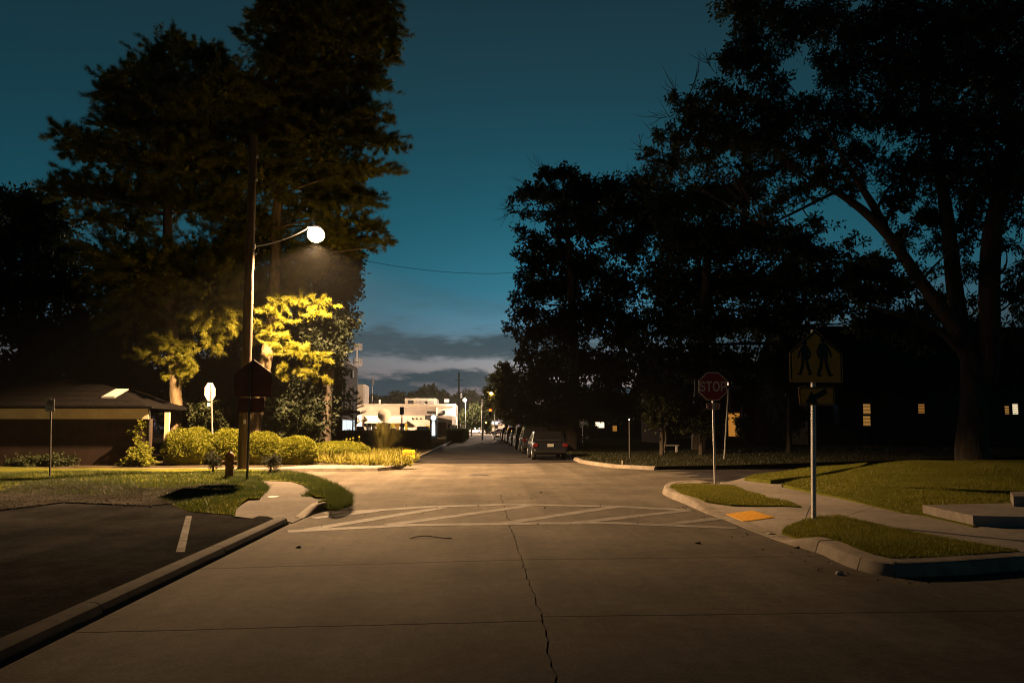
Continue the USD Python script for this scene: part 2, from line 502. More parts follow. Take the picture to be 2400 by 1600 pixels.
leafmat("street_dark_leaf", (.020, .025, .009), (.036, .042, .015), .25, .8)
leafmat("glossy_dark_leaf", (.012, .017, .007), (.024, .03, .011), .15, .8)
leafmat("weed_dark", (.022, .026, .01), (.05, .05, .016), .2, 3.0)
leafmat("street_leaf", (.08, .085, .03), (.14, .14, .05), .3, 1.0)
leafmat("plume_grass", (.17, .15, .04), (.32, .28, .08), .3, 2.0)
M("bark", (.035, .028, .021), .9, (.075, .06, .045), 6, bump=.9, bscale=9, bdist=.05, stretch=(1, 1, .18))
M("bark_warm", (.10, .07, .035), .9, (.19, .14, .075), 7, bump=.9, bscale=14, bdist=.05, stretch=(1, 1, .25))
M("pole_wood", (.06, .042, .027), .9, (.12, .085, .052), 8, bump=.5, stretch=(1, 1, .08))
M("utility_wood", (.010, .0085, .007), .95, (.020, .017, .014), 8, bump=.5, stretch=(1, 1, .08))
M("galvanised", (.42, .41, .39), .45, (.54, .52, .5), 12, metal=.55)
M("dark_metal", (.05, .05, .05), .5, (.08, .075, .07), 9, metal=.5)
M("lamp_housing", (.25, .25, .25), .5, metal=.3)
M("sign_back", (.42, .40, .37), .5, (.5, .48, .45), 5, metal=.3)
M("rust_paint", (.07, .028, .018), .6, (.10, .035, .022), 4)
M("sign_yellow", (.55, .25, .02), .6, (.46, .21, .018), 5)
M("sign_black", (.015, .015, .015), .6)
M("sign_red", (.15, .012, .014), .6, (.12, .01, .012), 5)
M("sign_white", (.36, .34, .32), .6, (.30, .28, .26), 6)
M("shaded_hydrant_paint", (.15, .075, .018), .6, (.10, .048, .015), 5, bump=.2)  # orange darkened to carry the shade of the nearby sign
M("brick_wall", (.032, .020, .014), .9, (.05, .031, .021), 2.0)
M("cream_trim", (.80, .66, .44), .7, (.66, .53, .35), 2)
M("roof_shingle", (.006, .0055, .0055), 1.0, (.011, .010, .0095), 7, bump=.5, spec=.0)
M("skylight_dome", (.42, .39, .36), .5)
M("stucco_cream", (.60, .50, .40), .85, (.66, .56, .45), .6)
M("stucco_grey", (.33, .28, .24), .85, (.38, .33, .28), .8)
M("stucco_white", (.72, .68, .64), .8)
M("opening_dark", (.02, .02, .022), .5)
M("awning", (.58, .50, .40), .7)
M("hedge_dark", (.02, .028, .012), .9)
M("house_siding", (.03, .026, .022), .95, (.042, .036, .03), 2, spec=.05)
M("house_trim", (.22, .21, .2), .7)
M("blind_slat", (.40, .30, .2), .6)
M("tyre", (.018, .018, .018), .8)
M("rim", (.35, .35, .36), .35, metal=.9)
M("tail_red", (.05, .004, .004), .2, spec=.5)
M("plate_white", (.16, .16, .15), .5)
M("cell_panel", (.45, .43, .42), .6)
M("flag_cloth", (.45, .42, .42), .8)
M("pebble", (.32, .29, .25), .8)
M("gravel_stone", (.06, .055, .048), .9, (.12, .11, .1), 3)
M("dry_leaf", (.16, .10, .05), .8)
M("wire_black", (.006, .006, .006), .9, spec=.1)
for nm, c in {"paint_black": (.004, .004, .0045), "paint_navy": (.006, .008, .014), "paint_grey": (.012, .012, .013), "paint_white": (.72, .71, .69), "paint_silver": (.10, .105, .11), "paint_purple": (.10, .06, .14)}.items():
    M(nm, c, .22, spec=.5, coat=1.0)
usdkit.material(stage, "/World/Looks/car_glass", {"p": ("principled_bsdf", {"base_color": (.012, .013, .015), "roughness": .05, "specular_ior_level": .6})}, [], surface="p.BSDF")
usdkit.material(stage, "/World/Looks/window_glass", {"t": ("transparent_bsdf", {"color": (.9, .9, .9)}), "g": ("glossy_bsdf", {"roughness": .03, "color": (.9, .9, .9)}), "f": ("fresnel", {"IOR": 1.5}), "m": ("mix_closure", {})},
                [("f.fac", "m.fac"), ("t.BSDF", "m.closure1"), ("g.BSDF", "m.closure2")], surface="m.closure")
emit("lamp_lens", LAMP_COLOR, LAMP_WATTS)
emit("far_lamp_white", (1.0, .82, .62), 2500.0)
emit("lot_lamp", (1.0, .68, .42), 19000.0)
emit("crossing_lamp", (1.0, .70, .48), 60000.0)
emit("far_lamp_amber", (1.0, .55, .2), 300.0)
emit("signal_red", (1.0, .05, .005), 14.0)
emit("signal_amber", (1.0, .42, .02), 25.0)
emit("sign_glow", (.82, .95, 1.0), 1.6)
emit("window_warm", (1.0, .48, .10), .55)
emit("window_amber", (1.0, .55, .05), .8)
emit("window_orange", (1.0, .40, .06), .42)
emit("window_bright", (1.0, .80, .50), 2.2)
emit("window_cold", (.85, .95, 1.0), 1.1)
emit("small_lamp", (1.0, .95, .9), 6.0)

# ------------------------------------------------------------------ ground, roads
obj("ground", box(-900, 900, -300, 1500, -.5, -.06), "soil", kind="structure", label="dark soil under the whole neighbourhood")
XL, XR, XRF = -3.2, 4.45, 4.6           # kerb faces of the street
YN0, YF = 19.3, 25.6                     # near and far kerb of the cross street


def jag(p, q, amp, seed, step=.09):
    p, q = np.asarray(p, float), np.asarray(q, float)
    n = max(2, int(np.linalg.norm(q - p) / step))
    t = np.linspace(0, 1, n)[:, None]
    rng = np.random.default_rng(seed)
    w = np.convolve(rng.normal(0, 1, n + 8), np.ones(5) / 5, "same")[4:4 + n] + .5 * rng.normal(0, 1, n)
    nor = np.array([-(q - p)[1], (q - p)[0]]) / np.linalg.norm(q - p)
    w *= np.sin(np.pi * t[:, 0]) ** .2
    return p + (q - p) * t + nor * (w * amp)[:, None]


road = thing("street", "worn pale concrete street with cracked joints running to the lit buildings", kind="structure")
obj("road_base", box(-60, 90, -12, 300, -.3, -.035), "joint_dark", road)
whole = Polygon([(-60, YF), (-60, YN0 - .6), (-6, YN0 - .6), (XL - 2.2, 16.5), (XL - 2.2, -12), (30, -12), (30, 8.6), (XR + 1.2, 9.4), (XR + 1.2, 17.5), (9, YN0), (30, 21.4), (90, 22), (90, YF + 2), (30, YF + 1.2), (8, YF + .6), (XRF + .6, YF + 3.5),
                 (XRF + .6, 300), (XL - .5, 300), (XL - .5, YF + 2), (-6, YF + .3)])
cx = .52
crack_pts = np.vstack([jag((.42, -12), (.45, 3.2), .012, 1), jag((.45, 3.2), (.52, 5.86), .016, 2), jag((.52, 5.86), (.50, 8.45), .02, 3), jag((.50, 8.45), (.46, 16.6), .022, 4)])
cuts = [LineString(crack_pts).buffer(.0065, cap_style=2)]
for k, (a, b, s) in enumerate([((-3.4, 3.1), (.45, 3.15), 11), ((.45, 3.2), (20, 3.0), 12), ((-3.4, 5.62), (.52, 5.80), 13), ((.52, 5.92), (20, 5.95), 14), ((-3.4, 8.05), (.5, 8.45), 15), ((.5, 8.45), (4.6, 8.5), 16), ((-6, 16.7), (.46, 16.6), 17), ((.46, 16.6), (12, 16.6), 18)]):
    cuts.append(LineString(jag(a, b, .007, s)).buffer(.0075 if k < 6 else .003, cap_style=2))
a, b = G(1500 + 1560 / 2.613, 1060 + 765 / 2.613)[:2], G(1500 + 1990 / 2.613, 1060 + 935 / 2.613)[:2]
cuts.append(LineString(jag(a, b, .012, 21)).buffer(.012, cap_style=2))
a, b = G(1421, 1216)[:2], G(1535, 1282)[:2]
cuts.append(LineString(jag(a, b, .012, 22)).buffer(.006, cap_style=2))
for g in getattr(whole.difference(unary_union(cuts)), 'geoms', [whole]):
    if g.area > .02:
        far = g.bounds[3] > 100
        obj("road_slab", prism(g, .0375).apply_translation([0, 0, -.0375]), "road_concrete", road)
# a darker patch of asphalt starts where the far street begins
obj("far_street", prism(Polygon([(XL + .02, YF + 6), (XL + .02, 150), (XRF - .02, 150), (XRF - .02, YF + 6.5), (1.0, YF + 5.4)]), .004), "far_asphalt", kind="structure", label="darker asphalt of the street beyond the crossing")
rj = np.random.default_rng(4)
edge = [(7.2 + .5 * math.sin(k * 1.7) + rj.normal(0, .12), 19.6 + .42 * k) for k in range(17)]
dk_ = Polygon(edge + [(30, YF + 1.2), (90, YF + 2), (90, 22), (30, 21.4), (12, 20.2)]).buffer(0).intersection(whole)
obj("side_street", prism(dk_, .004), "far_asphalt", kind="structure", label="cross street running off to the right, its colour darkened for the lamp falloff")  # dark sheet standing in for lamp falloff, not another asphalt
obj("far_cross_street", prism(Polygon([(-60, 152), (60, 152), (60, 262), (-60, 262)]), .004), "road_concrete", kind="structure", label="brightly lit concrete cross street at the far end")

# crosswalk paint
far_line = [(760, 1203), (1012, 1187), (1190, 1182), (1430, 1186), (1617, 1195)]
near_line = [(675, 1245), (966, 1230), (1300, 1226), (1430, 1225), (1728, 1237)]
diag = [((735, 1214), (882, 1197)), ((722, 1241), (1040, 1189)), ((909, 1230), (1240, 1185)), ((1176, 1227), (1445, 1187)), ((1349, 1225), (1617, 1195)), ((1559, 1229), (1697, 1213))]


def stripe(pts, w):
    return LineString([G(*p)[:2] for p in pts]).buffer(w / 2, cap_style=2)


xw = thing("crosswalk_marking", "worn white zigzag crosswalk painted across the street", kind="structure", loc=G(1200, 1205))
obj("edge_line", prism(stripe(far_line, .30), .004).apply_translation([0, 0, .0002]), "road_paint", xw)
obj("edge_line", prism(stripe(near_line, .27), .004).apply_translation([0, 0, .0002]), "road_paint", xw)
lines = unary_union([stripe(far_line, .305), stripe(near_line, .275)])
for d in diag:
    g = stripe(d, .27).difference(lines)
    obj("diagonal_bar", prism(g, .004).apply_translation([0, 0, .0002]), "road_paint", xw)


# ------------------------------------------------------------------ near right block: kerb, ramp, pavement, lawns
def c6(u, v, z=0.0):
    return G(1500 + u / 2.6133, 1060 + v / 2.6133, z)[:2]


def c4(u, v, z=0.0):
    return G(400 + u / 2.6133, 1040 + v / 2.6133, z)[:2]


def resample(pts, n):
    l = LineString(pts)
    return np.array([l.interpolate(t, normalized=True).coords[0] for t in np.linspace(0, 1, n)])


def sweep_kerb(pts, hs, width=.26, left=True, out=0.05):
    """Kerb with a sloped, rounded face. pts run so that the block lies on the left (or right)."""
    p = np.asarray(pts, float)
    t = unit(np.gradient(p, axis=0))
    nin = np.c_[-t[:, 1], t[:, 0]] * (1 if left else -1)
    prof = lambda h: [(0, -.06), (.0, .0), (min(.03, h * .3), h * .55), (.045, h - .022), (.085, h), (width, h + .002), (width, -.06)]
    rows = np.stack([np.c_[p + nin * o, np.full(len(p), 0.0)] for o, _ in prof(.15)], 1)
    for i, h in enumerate(np.broadcast_to(hs, (len(p),))):
        for j, (o, z) in enumerate(prof(max(h, .012))):
            rows[i, j] = (*(p[i] + nin[i] * o), z)
    n, m = rows.shape[:2]
    v = rows.reshape(-1, 3)
    f = []
    for i in range(n - 1):
        for j in range(m - 1):
            a, b, c, d = i * m + j, i * m + j + 1, (i + 1) * m + j + 1, (i + 1) * m + j
            f += [[a, b, c], [a, c, d]] if not left else [[a, c, b], [a, d, c]]
    for e in (0, n - 1):
        for j in range(1, m - 1):
            f.append([e * m, e * m + j, e * m + j + 1])
    return v, np.array(f)


kr_pts = [c6(440, 192, .12), c6(300, 190, .05), c6(200, 205, .02), c6(140, 232), c6(150, 262), c6(250, 305), c6(340, 345), c6(450, 388), c6(530, 415), c6(640, 462), c6(750, 505), c6(830, 535), c6(960, 578), c6(1080, 612), c6(1200, 668), c6(1320, 715), c6(1440, 745), c6(1550, 762), c6(1700, 763), c6(1900, 755), c6(2100, 742), c6(2352, 722), c6(2900, 690), c6(4200, 640)]
kl = LineString(curve(kr_pts, 220))
kl_xy = np.array(kl.coords)
# heights along the kerb: full, dropped at the ramp, full again
ramp_a, ramp_b = kl.project(Point(c6(430, 380))), kl.project(Point(c6(860, 545)))
full_a, full_b = kl.project(Point(c6(300, 325))), kl.project(Point(c6(1010, 590)))


def kerb_h(s):
    return np.interp(s, [full_a, ramp_a, ramp_b, full_b], [.15, .02, .02, .15])


kerb = thing("right_kerb", "concrete kerb curving round the right corner, lowered at the ramp", kind="structure")
joints = [0.0] + [kl.project(Point(c6(*q))) for q in ((380, 362), (790, 520), (1085, 610), (1330, 718), (1560, 762))] + [kl.length * .83, kl.length]
for a, b in zip(joints[:-1], joints[1:]):
    ss = np.linspace(a + .008, b - .008, max(6, int((b - a) / .18)))
    pts = np.array([kl.interpolate(s).coords[0] for s in ss])
    obj("kerb_stone", sweep_kerb(pts, kerb_h(ss), .27), "kerb_concrete", kerb, smooth=35)

blockR = Polygon(list(kl_xy) + [(60, kl_xy[-1][1]), (60, 21.4), (30, 21.2), tuple(c6(1500, 117, .15)), tuple(c6(1050, 130, .15)), tuple(c6(700, 152, .15)), tuple(c6(612, 165, .12)), tuple(c6(540, 188, .1))]).buffer(0)
inside = blockR.difference(kl.buffer(.265))
if inside.geom_type != "Polygon":
    inside = max(inside.geoms, key=lambda g: g.area)


def zR(x, y):
    """Pavement height: level with the kerb, falling to the road at the ramp."""
    x, y = np.atleast_1d(x), np.atleast_1d(y)
    out = np.empty(len(x))
    for i, (a, b) in enumerate(zip(x, y)):
        p = Point(a, b)
        s, d = kl.project(p), kl.distance(p)
        h = float(kerb_h(s))
        out[i] = h + (.142 - h) * min(1, max(0, (d - .26) / 1.1)) - .006
    return out


def zlawn(x, y):
    x, y = np.atleast_1d(x), np.atleast_1d(y)
    rise = .36 * np.clip((x - 6.0) / 8, 0, 1) * np.clip((y - 12) / 6, 0, 1)
    return np.minimum(.155, zR(x, y) + .03) + rise + .02 * (meshkit.noise(np.c_[x * 1.1, y * 1.1, 0 * x], 3) - .5)


isl1 = Polygon([c6(*q, .15) for q in ((185, 216), (200, 198), (300, 194), (440, 196), (570, 206), (640, 236), (720, 255), (760, 270), (770, 283), (900, 302), (978, 331), (760, 320), (560, 308), (400, 292), (260, 252))]).buffer(.02)
isl2 = Polygon([c6(*q, .15) for q in ((868, 450), (900, 425), (1000, 405), (1220, 389), (1300, 411), (1500, 452), (1700, 497), (2000, 550), (2352, 612), (2700, 668), (3600, 700), (3600, 660), (2352, 690), (1800, 685), (1600, 668), (1450, 640), (1330, 615), (1260, 590), (1150, 550), (1000, 503))]).buffer(.01)
isl2 = isl2.intersection(inside)
upper = Polygon([c6(*q, .15) for q in ((868, 208), (1000, 186), (1200, 168), (1350, 142), (1500, 125), (1760, 117), (2352, 117), (3400, 117), (3400, 400), (2352, 400), (2040, 452), (1720, 380), (1600, 366), (1450, 331), (1220, 277), (1000, 236))])
far_strip = Polygon([c6(*q, .15) for q in ((640, 170), (700, 155), (1050, 133), (1400, 121), (1350, 135), (1050, 172), (800, 188))])
slab_poly = Polygon([c6(1727, 378, .13), c6(2040, 452, .13), c6(2500, 452, .16), c6(3000, 430, .2), c6(3000, 300, .3), c6(2290, 340, .2)])
upper = upper.difference(slab_poly.buffer(.01))
lower_lawn = Polygon([c6(*q, .15) for q in ((2045, 442), (2352, 392), (3400, 380), (3400, 700), (2900, 640), (2352, 505))]).intersection(upper)
upper = upper.difference(lower_lawn.buffer(.01)) if lower_lawn.area > 0 else upper
upper = max(getattr(upper, "geoms", [upper]), key=lambda g: g.area)
pp0 = Polygon([c6(525, 375, .03), c6(690, 362, .06), c6(825, 402, .06), c6(630, 418, .03)]).buffer(.012)
lawns_R = unary_union([pp0, isl1, isl2, upper, far_strip, slab_poly.buffer(.01), lower_lawn])
obj("block_soil", prism(inside, .008).apply_translation([0, 0, 0]), "soil", kind="structure", label="bare soil under the right corner lawns")
walk = inside.difference(lawns_R)
walk = unary_union([g for g in getattr(walk, "geoms", [walk]) if g.area > .4 and g.bounds[0] < 16]).intersection(sbox(0, 0, 22, 23))
jl = [[c6(640, 228, .14), c6(1060, 240, .14)], [c6(820, 287, .14), c6(1280, 284, .14)], [c6(940, 331, .14), c6(1480, 324, .14)], [c6(1640, 492, .14), c6(2420, 541, .14)], [c6(380, 292, .14), c6(520, 380, .05)],
      [c6(1060, 300, .14), c6(1000, 420, .14)], [c6(1480, 318, .14), c6(1220, 400, .14)]]
walk_cut = walk.difference(unary_union([LineString(q).buffer(.007, cap_style=2) for q in jl]))
pav = thing("right_sidewalk", "pale concrete sidewalk of jointed slabs on the right corner", kind="structure")
for g in getattr(walk_cut, "geoms", [walk_cut]):
    if g.area > .1:
        obj("sidewalk_slab", terrain(g, zR, .16, .09), "sidewalk_concrete", pav)
# lawns
for nm, g, lab, n, hh in (("lawn", isl1, "small bright lawn island behind the stop sign", 26000, .055), ("lawn", isl2, "dim lawn strip along the kerb at the foot of the school sign", 42000, .05),
                          ("lawn", upper, "wide mown lawn rising from the sidewalk on the right", 90000, .05), ("lawn", far_strip, "narrow lawn strip along the cross street kerb", 12000, .05), ("lawn", lower_lawn, "dark lawn in front of the concrete steps", 14000, .05)):
    if g.area < .1:
        continue
    L = thing(nm, lab, kind="structure", loc=(g.centroid.x, g.centroid.y, .15))
    obj("turf", terrain(g, zlawn, .35, .05 if g is isl2 or g is isl1 else .17), "turf", L)
    near = g.intersection(sbox(-10, 0, 24, 24))
    obj("grass", blades(np.random.default_rng(len(lab)), near if near.geom_type == "Polygon" else max(near.geoms, key=lambda q: q.area), n, zlawn, hh, .012), "grass_blade", L, kind="stuff")
# low kerb at the end of the far strip
ks = resample([c6(612, 186, .02), c6(800, 192, .05)], 6)
obj("kerb_end", sweep_kerb(np.array([c6(612, 190), c6(700, 195), c6(800, 197), c6(900, 195)]), [.15, .15, .13, .05], .3), "kerb_concrete", kind="structure", label="pale kerb end at the tip of the narrow lawn strip")
# concrete steps of the front walk
steps = thing("front_walk_steps", "pale concrete entry walk with two low steps between the lawns", "steps", loc=(*np.mean(np.array(slab_poly.exterior.coords), 0), .1))
obj("lower_step", prism(slab_poly.buffer(-.01), .24).apply_translation([0, 0, .05]), "sidewalk_concrete", steps)
up_poly = Polygon([c6(2270, 300, .29), c6(2290, 330, .29), c6(3000, 330, .29), c6(3000, 270, .29)])
obj("upper_step", prism(up_poly, .17).apply_translation([0, 0, .292]), "sidewalk_concrete", steps)
# tactile pad
pad_c = [c6(525, 375, .03), c6(690, 362, .06), c6(825, 402, .06), c6(630, 418, .03)]
pad = thing("tactile_pad", "bright yellow tactile paving pad on the curb ramp", "tactile paving", loc=G(1500 + 670 / 2.6133, 1060 + 390 / 2.6133, .05))
pp = Polygon(pad_c)
padz = lambda x, y: zR(x, y) + .012
obj("pad", terrain(pp, padz, .10, .05), "yellow_pad", pad)
pc = np.array(pad_c)
dm = []
for i in range(11):
    for j in range(11):
        s, t = (i + .5) / 11, (j + .5) / 11
        q = (pc[0] * (1 - s) + pc[1] * s) * (1 - t) + (pc[3] * (1 - s) + pc[2] * s) * t
        dm.append(lathe([(.026, 0), (.02, .008), (.0, .011)], 6, (q[0], q[1], float(padz(q[0], q[1])[0]) - .001)))
obj("dome", cat(dm), "yellow_pad", pad, kind="stuff")

# ------------------------------------------------------------------ near left corner: kerb, lot, ramp, grass
kl2 = [(XL, 11.6), (XL, 6), (XL, 0), (XL, -12)]
lk = thing("left_kerb", "dark worn kerb along the parking lot at the left", kind="structure")
ys = [11.7, 8.9, 6.1, 3.2, .2, -12]
for a, b in zip(ys[:-1], ys[1:]):
    yy = np.linspace(a - .006, b + .006, 8)
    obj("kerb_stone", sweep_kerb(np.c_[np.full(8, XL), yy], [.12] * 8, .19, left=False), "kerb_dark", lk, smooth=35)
lot = Polygon([(XL - .19, -12), (XL - .19, 11.72), (-3.7, 12.2), (-5.4, 13.0), (-7.2, 15.6), (-12, 16.6), (-40, 16.6), (-40, -12)])
zlot = lambda x, y: .07 + .02 * (meshkit.noise(np.c_[np.atleast_1d(x) * .5, np.atleast_1d(y) * .5, 0 * np.atleast_1d(x)], 9) - .5)
obj("parking_lot", terrain(lot, zlot, .6, .1), "lot_asphalt", kind="structure", label="dark asphalt parking lot at the left")
q = [G(436, 1206, .085), G(450, 1206, .085), G(433, 1290, .085), G(412, 1290, .085)]
obj("parking_line", terrain(Polygon([p[:2] for p in q]), lambda x, y: zlot(x, y) + .004, .3, .005), "faded_paint", kind="structure", label="faded white parking line on the dark lot")
# concrete walk and ramp
rampL = Polygon([c4(480, 215, .16), c4(570, 262, .15), c4(578, 290, .15), c4(545, 340, .15), c4(480, 345, .14), c4(400, 400, .12), c4(395, 440, .1), c4(520, 448, .09), c4(640, 458, .06), c4(700, 470, .02), c4(745, 487), c4(822, 452), c4(905, 395, .04), c4(960, 350, .1), c4(885, 335, .14), c4(850, 315, .15), c4(880, 285, .16), c4(840, 258, .16), c4(740, 228, .16), c4(600, 222, .16)])
edgeL = LineString([c4(690, 500), c4(745, 490), c4(822, 455)])


def zL(x, y):
    x, y = np.atleast_1d(x), np.atleast_1d(y)
    d = np.array([edgeL.distance(Point(a, b)) for a, b in zip(x, y)])
    return .012 + .13 * np.clip(d / 1.7, 0, 1)


lw = thing("left_sidewalk", "bright concrete corner sidewalk ramping down to the crosswalk at the left", kind="structure")
cutL = unary_union([LineString([c4(690, 478, .02), c4(800, 420, .06), c4(890, 340, .14)]).buffer(.006, cap_style=2), LineString([c4(395, 405, .13), c4(560, 352, .14), c4(860, 330, .14)]).buffer(.004, cap_style=2)])
for g in getattr(rampL.difference(cutL), 'geoms', [rampL]):
    if g.area > .03:
        obj("sidewalk_slab", terrain(g, zL, .2, .1), "corner_concrete", lw)
# corner kerb with dark face, then along the cross street
ck = [c4(812, 458), c4(880, 430), c4(960, 405), c4(1030, 392), c4(1085, 365), c4(1080, 310), c4(1010, 262, .03), c4(900, 220, .05), c4(800, 198, .06), c4(700, 184, .08), c4(560, 170, .1), c4(300, 160, .12), c4(-800, 150, .13)]
ckl = LineString(curve(ck, 90))
ss = np.linspace(0, ckl.length, 90)
pts = np.array([ckl.interpolate(s).coords[0] for s in ss])
obj("corner_kerb", sweep_kerb(pts, np.clip(.03 + .13 * ss / 1.0, .03, .16), .16, left=True), "kerb_concrete", kind="structure", smooth=35, label="kerb round the left corner, half buried in grass")
sideL = Polygon(list(pts) + [(-60, 22), (-60, 16.6), (-12, 16.6), (-7.2, 15.6), (-5.4, 13.0), (-4.4, 12.4), tuple(c4(395, 440, .1))]).buffer(0)
vergeL = sideL.difference(rampL.buffer(.01)).difference(ckl.buffer(.1))
vergeL = max(getattr(vergeL, "geoms", [vergeL]), key=lambda g: g.area)
def zV(x, y):
    x, y = np.atleast_1d(x), np.atleast_1d(y)
    d = shapely.distance(lot, shapely.points(x, y))
    return .078 + np.minimum(.09, d * .10) + .06 * np.minimum(1, d) * (meshkit.noise(np.c_[x * .8, y * .8, 0 * x], 4) - .3)


vg = thing("verge", "rough grass verge between the parking lot and the hedges at the left", kind="structure", loc=(-9, 17, .1))
obj("turf", terrain(vergeL, zV, .4, .15), "turf", vg)
rngv = np.random.default_rng(77)
nearV = vergeL.intersection(sbox(-22, 11, 0, 23))
obj("grass", blades(rngv, nearV, 70000, zV, .085, .014, .5), "weed_blade", vg, kind="stuff")
# taller weeds where the grass spills over the kerb
spill = Polygon([c4(*q, .15) for q in ((830, 318), (880, 290), (800, 235), (700, 205), (560, 190), (640, 185), (800, 198), (900, 220), (1010, 262), (1085, 310), (1085, 365), (1000, 392), (985, 330))]).buffer(.08)
obj("grass", blades(rngv, spill, 16000, lambda x, y: .12 + 0 * x, .11, .016, .6), "weed_blade", vg, kind="stuff")
spill2 = Polygon([c4(*q, .12) for q in ((380, 180), (520, 215), (578, 265), (575, 295), (540, 330), (470, 330), (380, 345), (370, 250))]).buffer(.06)
obj("grass", blades(rngv, spill2, 13000, lambda x, y: .12 + 0 * x, .13, .015, .6), "weed_blade", vg, kind="stuff")
gr = Polygon([G(*q, .12)[:2] for q in ((0, 1150), (120, 1128), (250, 1135), (330, 1150), (480, 1140), (560, 1143), (520, 1165), (350, 1180), (150, 1172), (0, 1190))])
obj("gravel_patch", terrain(gr, lambda x, y: zV(x, y) + .012, .2, .03), "gravel", kind="structure", label="pale gravel spilled along the edge of the parking lot")
rg = np.random.default_rng(5)
gp = in_poly(rg, gr.buffer(.25), 1500)
st = []
ico = trimesh.creation.icosphere(0)
for x, y in gp:
    r = rg.uniform(.006, .02)
    st.append((np.array(ico.vertices) * r * rg.uniform(.7, 1.3, 3) + [x, y, float(zV(x, y)[0]) + .014], np.array(ico.faces)))
obj("gravel_stones", cat(st), "gravel_stone", kind="stuff", label="loose pale stones scattered over the gravel at the lot edge", cat="gravel")

# ------------------------------------------------------------------ far corners
fl = [(-60, YF - .1), (-8, YF - .1), tuple(c4(1280, 167)), tuple(c4(1400, 158)), tuple(c4(1440, 140)), (XL - .02, YF + 3.2), (XL, 40), (XL, 90), (XL, 150)]
fll = LineString(fl)
pts = np.array([fll.interpolate(s).coords[0] for s in np.linspace(0, fll.length, 120)])
obj("far_left_kerb", sweep_kerb(pts, [.14] * 120, .22, left=True), "kerb_concrete", kind="structure", label="kerb of the far left corner and the street beyond")
farL = Polygon(fl + [(-60, 150)]).buffer(-.2)
obj("far_left_ground", prism(farL, .12), "soil", kind="structure", label="ground of the far left block under the planting and buildings")
strip = Polygon([c4(560, 150, .14), c4(700, 142, .14), c4(880, 130, .14), c4(1420, 132, .14), c4(1425, 152, .14), c4(1280, 158, .14), c4(700, 178, .14)]).intersection(farL)
obj("dry_verge", terrain(strip, lambda x, y: .135 + .02 * meshkit.noise(np.c_[x * 3, y * 3, 0 * x], 2), .4, .05), "kerb_concrete", kind="structure", label="pale strip of dry ground between the hedges and the cross street")
fr = [(XRF, 150), (XRF, 60), (XRF, 34), (XRF + .1, 30), (XRF + .7, 27.6), (5.6, 26.4), (6.6, 26.0)]
frl = LineString(curve(fr, 60))
pts = np.array(frl.coords)
obj("far_right_kerb", sweep_kerb(pts, [.14] * 60, .22, left=True), "kerb_concrete", kind="structure", smooth=35, label="kerb of the far right corner beside the parked cars")
farR = Polygon(list(pts) + [(8.0, 26.4), (30, 27.0), (90, 28), (90, 150)]).buffer(-.15)
zF = lambda x, y: .13 + .35 * np.clip((np.atleast_1d(x) - 9) / 14, 0, 1)
fR = thing("far_lawn", "lawn of the far right block before the houses, lamp falloff put into its dark colour", kind="structure", loc=(20, 40, .1))
obj("turf", terrain(farR, zF, 1.6, .12), "shaded_turf", fR)
obj("grass", blades(np.random.default_rng(6), farR.intersection(sbox(4, 25, 30, 42)), 40000, zF, .09, .03), "shaded_grass_blade", fR, kind="stuff")

# ------------------------------------------------------------------ street lamp and wooden pole
ub = G(570, 1099, .16)
ut = at(594, 318, ub @ _h)
lamp_d = ub @ _h + 2.1
head = at(738, 546, lamp_d)
lamp = thing("street_lamp", "tall dark wooden pole with a glowing street lamp on a slim arm", "street lamp", loc=ub)
obj("pole", tube([ub - [0, 0, .1], (ub + ut) / 2, ut], [.185, .165, .135], 16), "pole_wood", lamp, smooth=40)
j = at(596, 578, ub @ _h) + [-.03, 0, 0]
arm = [j, j + (head - j) * .5 + [0, 0, .03], head + [-.2, -.06, .22]]
obj("arm", tube(curve(arm, 14), [.026] * 14, 8), "galvanised", lamp, smooth=40)
obj("brace", tube(curve([j + [0, -.04, -.12], j + [.10, -.04, -.30], j + [.16, -.03, -.22], j + [.14, 0, .02]], 10), .008, 6), "galvanised", lamp)
obj("bracket", rbox(j[0] - .06, j[0] + .07, j[1] - .06, j[1] + .06, j[2] - .09, j[2] + .1, .015), "galvanised", lamp)
hd = (head - j)
hd[2] = 0
hd = hd / np.linalg.norm(hd)
side = np.array([-hd[1], hd[0], 0])
hs = []
for a, w, h0, h1 in ((-.34, .06, .16, .24), (-.2, .13, .17, .30), (.2, .13, .17, .30), (.28, .08, .18, .26)):
    for s in (-1, 1):
        for z, k in ((h0, 1.0), (h1 * .7, .95), (h1, .55)):
            hs.append(head + hd * a + side * w * s * k + [0, 0, z + .01])
obj("housing", trimesh.convex.convex_hull(np.array(hs)), "lamp_housing", lamp)
# drop lens
pr = [(.33 * math.cos(t), -.30 * math.sin(t) - .06) for t in np.linspace(-1.15, math.pi / 2, 13)]
v, f = lathe(pr, 18, (0, 0, 0))
obj("lens", (v + head + hd * .05, f), "lamp_lens", lamp)
dk = UsdLux.SphereLight.Define(stage, lamp + "/reflector_light")      # the reflector's wide downward beam
dk.CreateRadiusAttr(.10)
dk.CreateIntensityAttr(LAMP_DOWN)
dk.CreateColorAttr(Gf.Vec3f(*LAMP_COLOR))
shape = UsdLux.ShapingAPI.Apply(dk.GetPrim())
shape.CreateShapingConeAngleAttr(73.0)
shape.CreateShapingConeSoftnessAttr(.3)
dk.AddTranslateOp().Set(Gf.Vec3d(*map(float, head + hd * .05 + [0, 0, -.47] - locs[lamp])))
dk.AddRotateXYZOp().Set((0.0, -2.0, 0.0))
photo_cell = head + hd * .1 + [0, 0, .28]
obj("photo_cell", tube([photo_cell, photo_cell + [0, 0, .09]], .045, 10), "dark_metal", lamp)

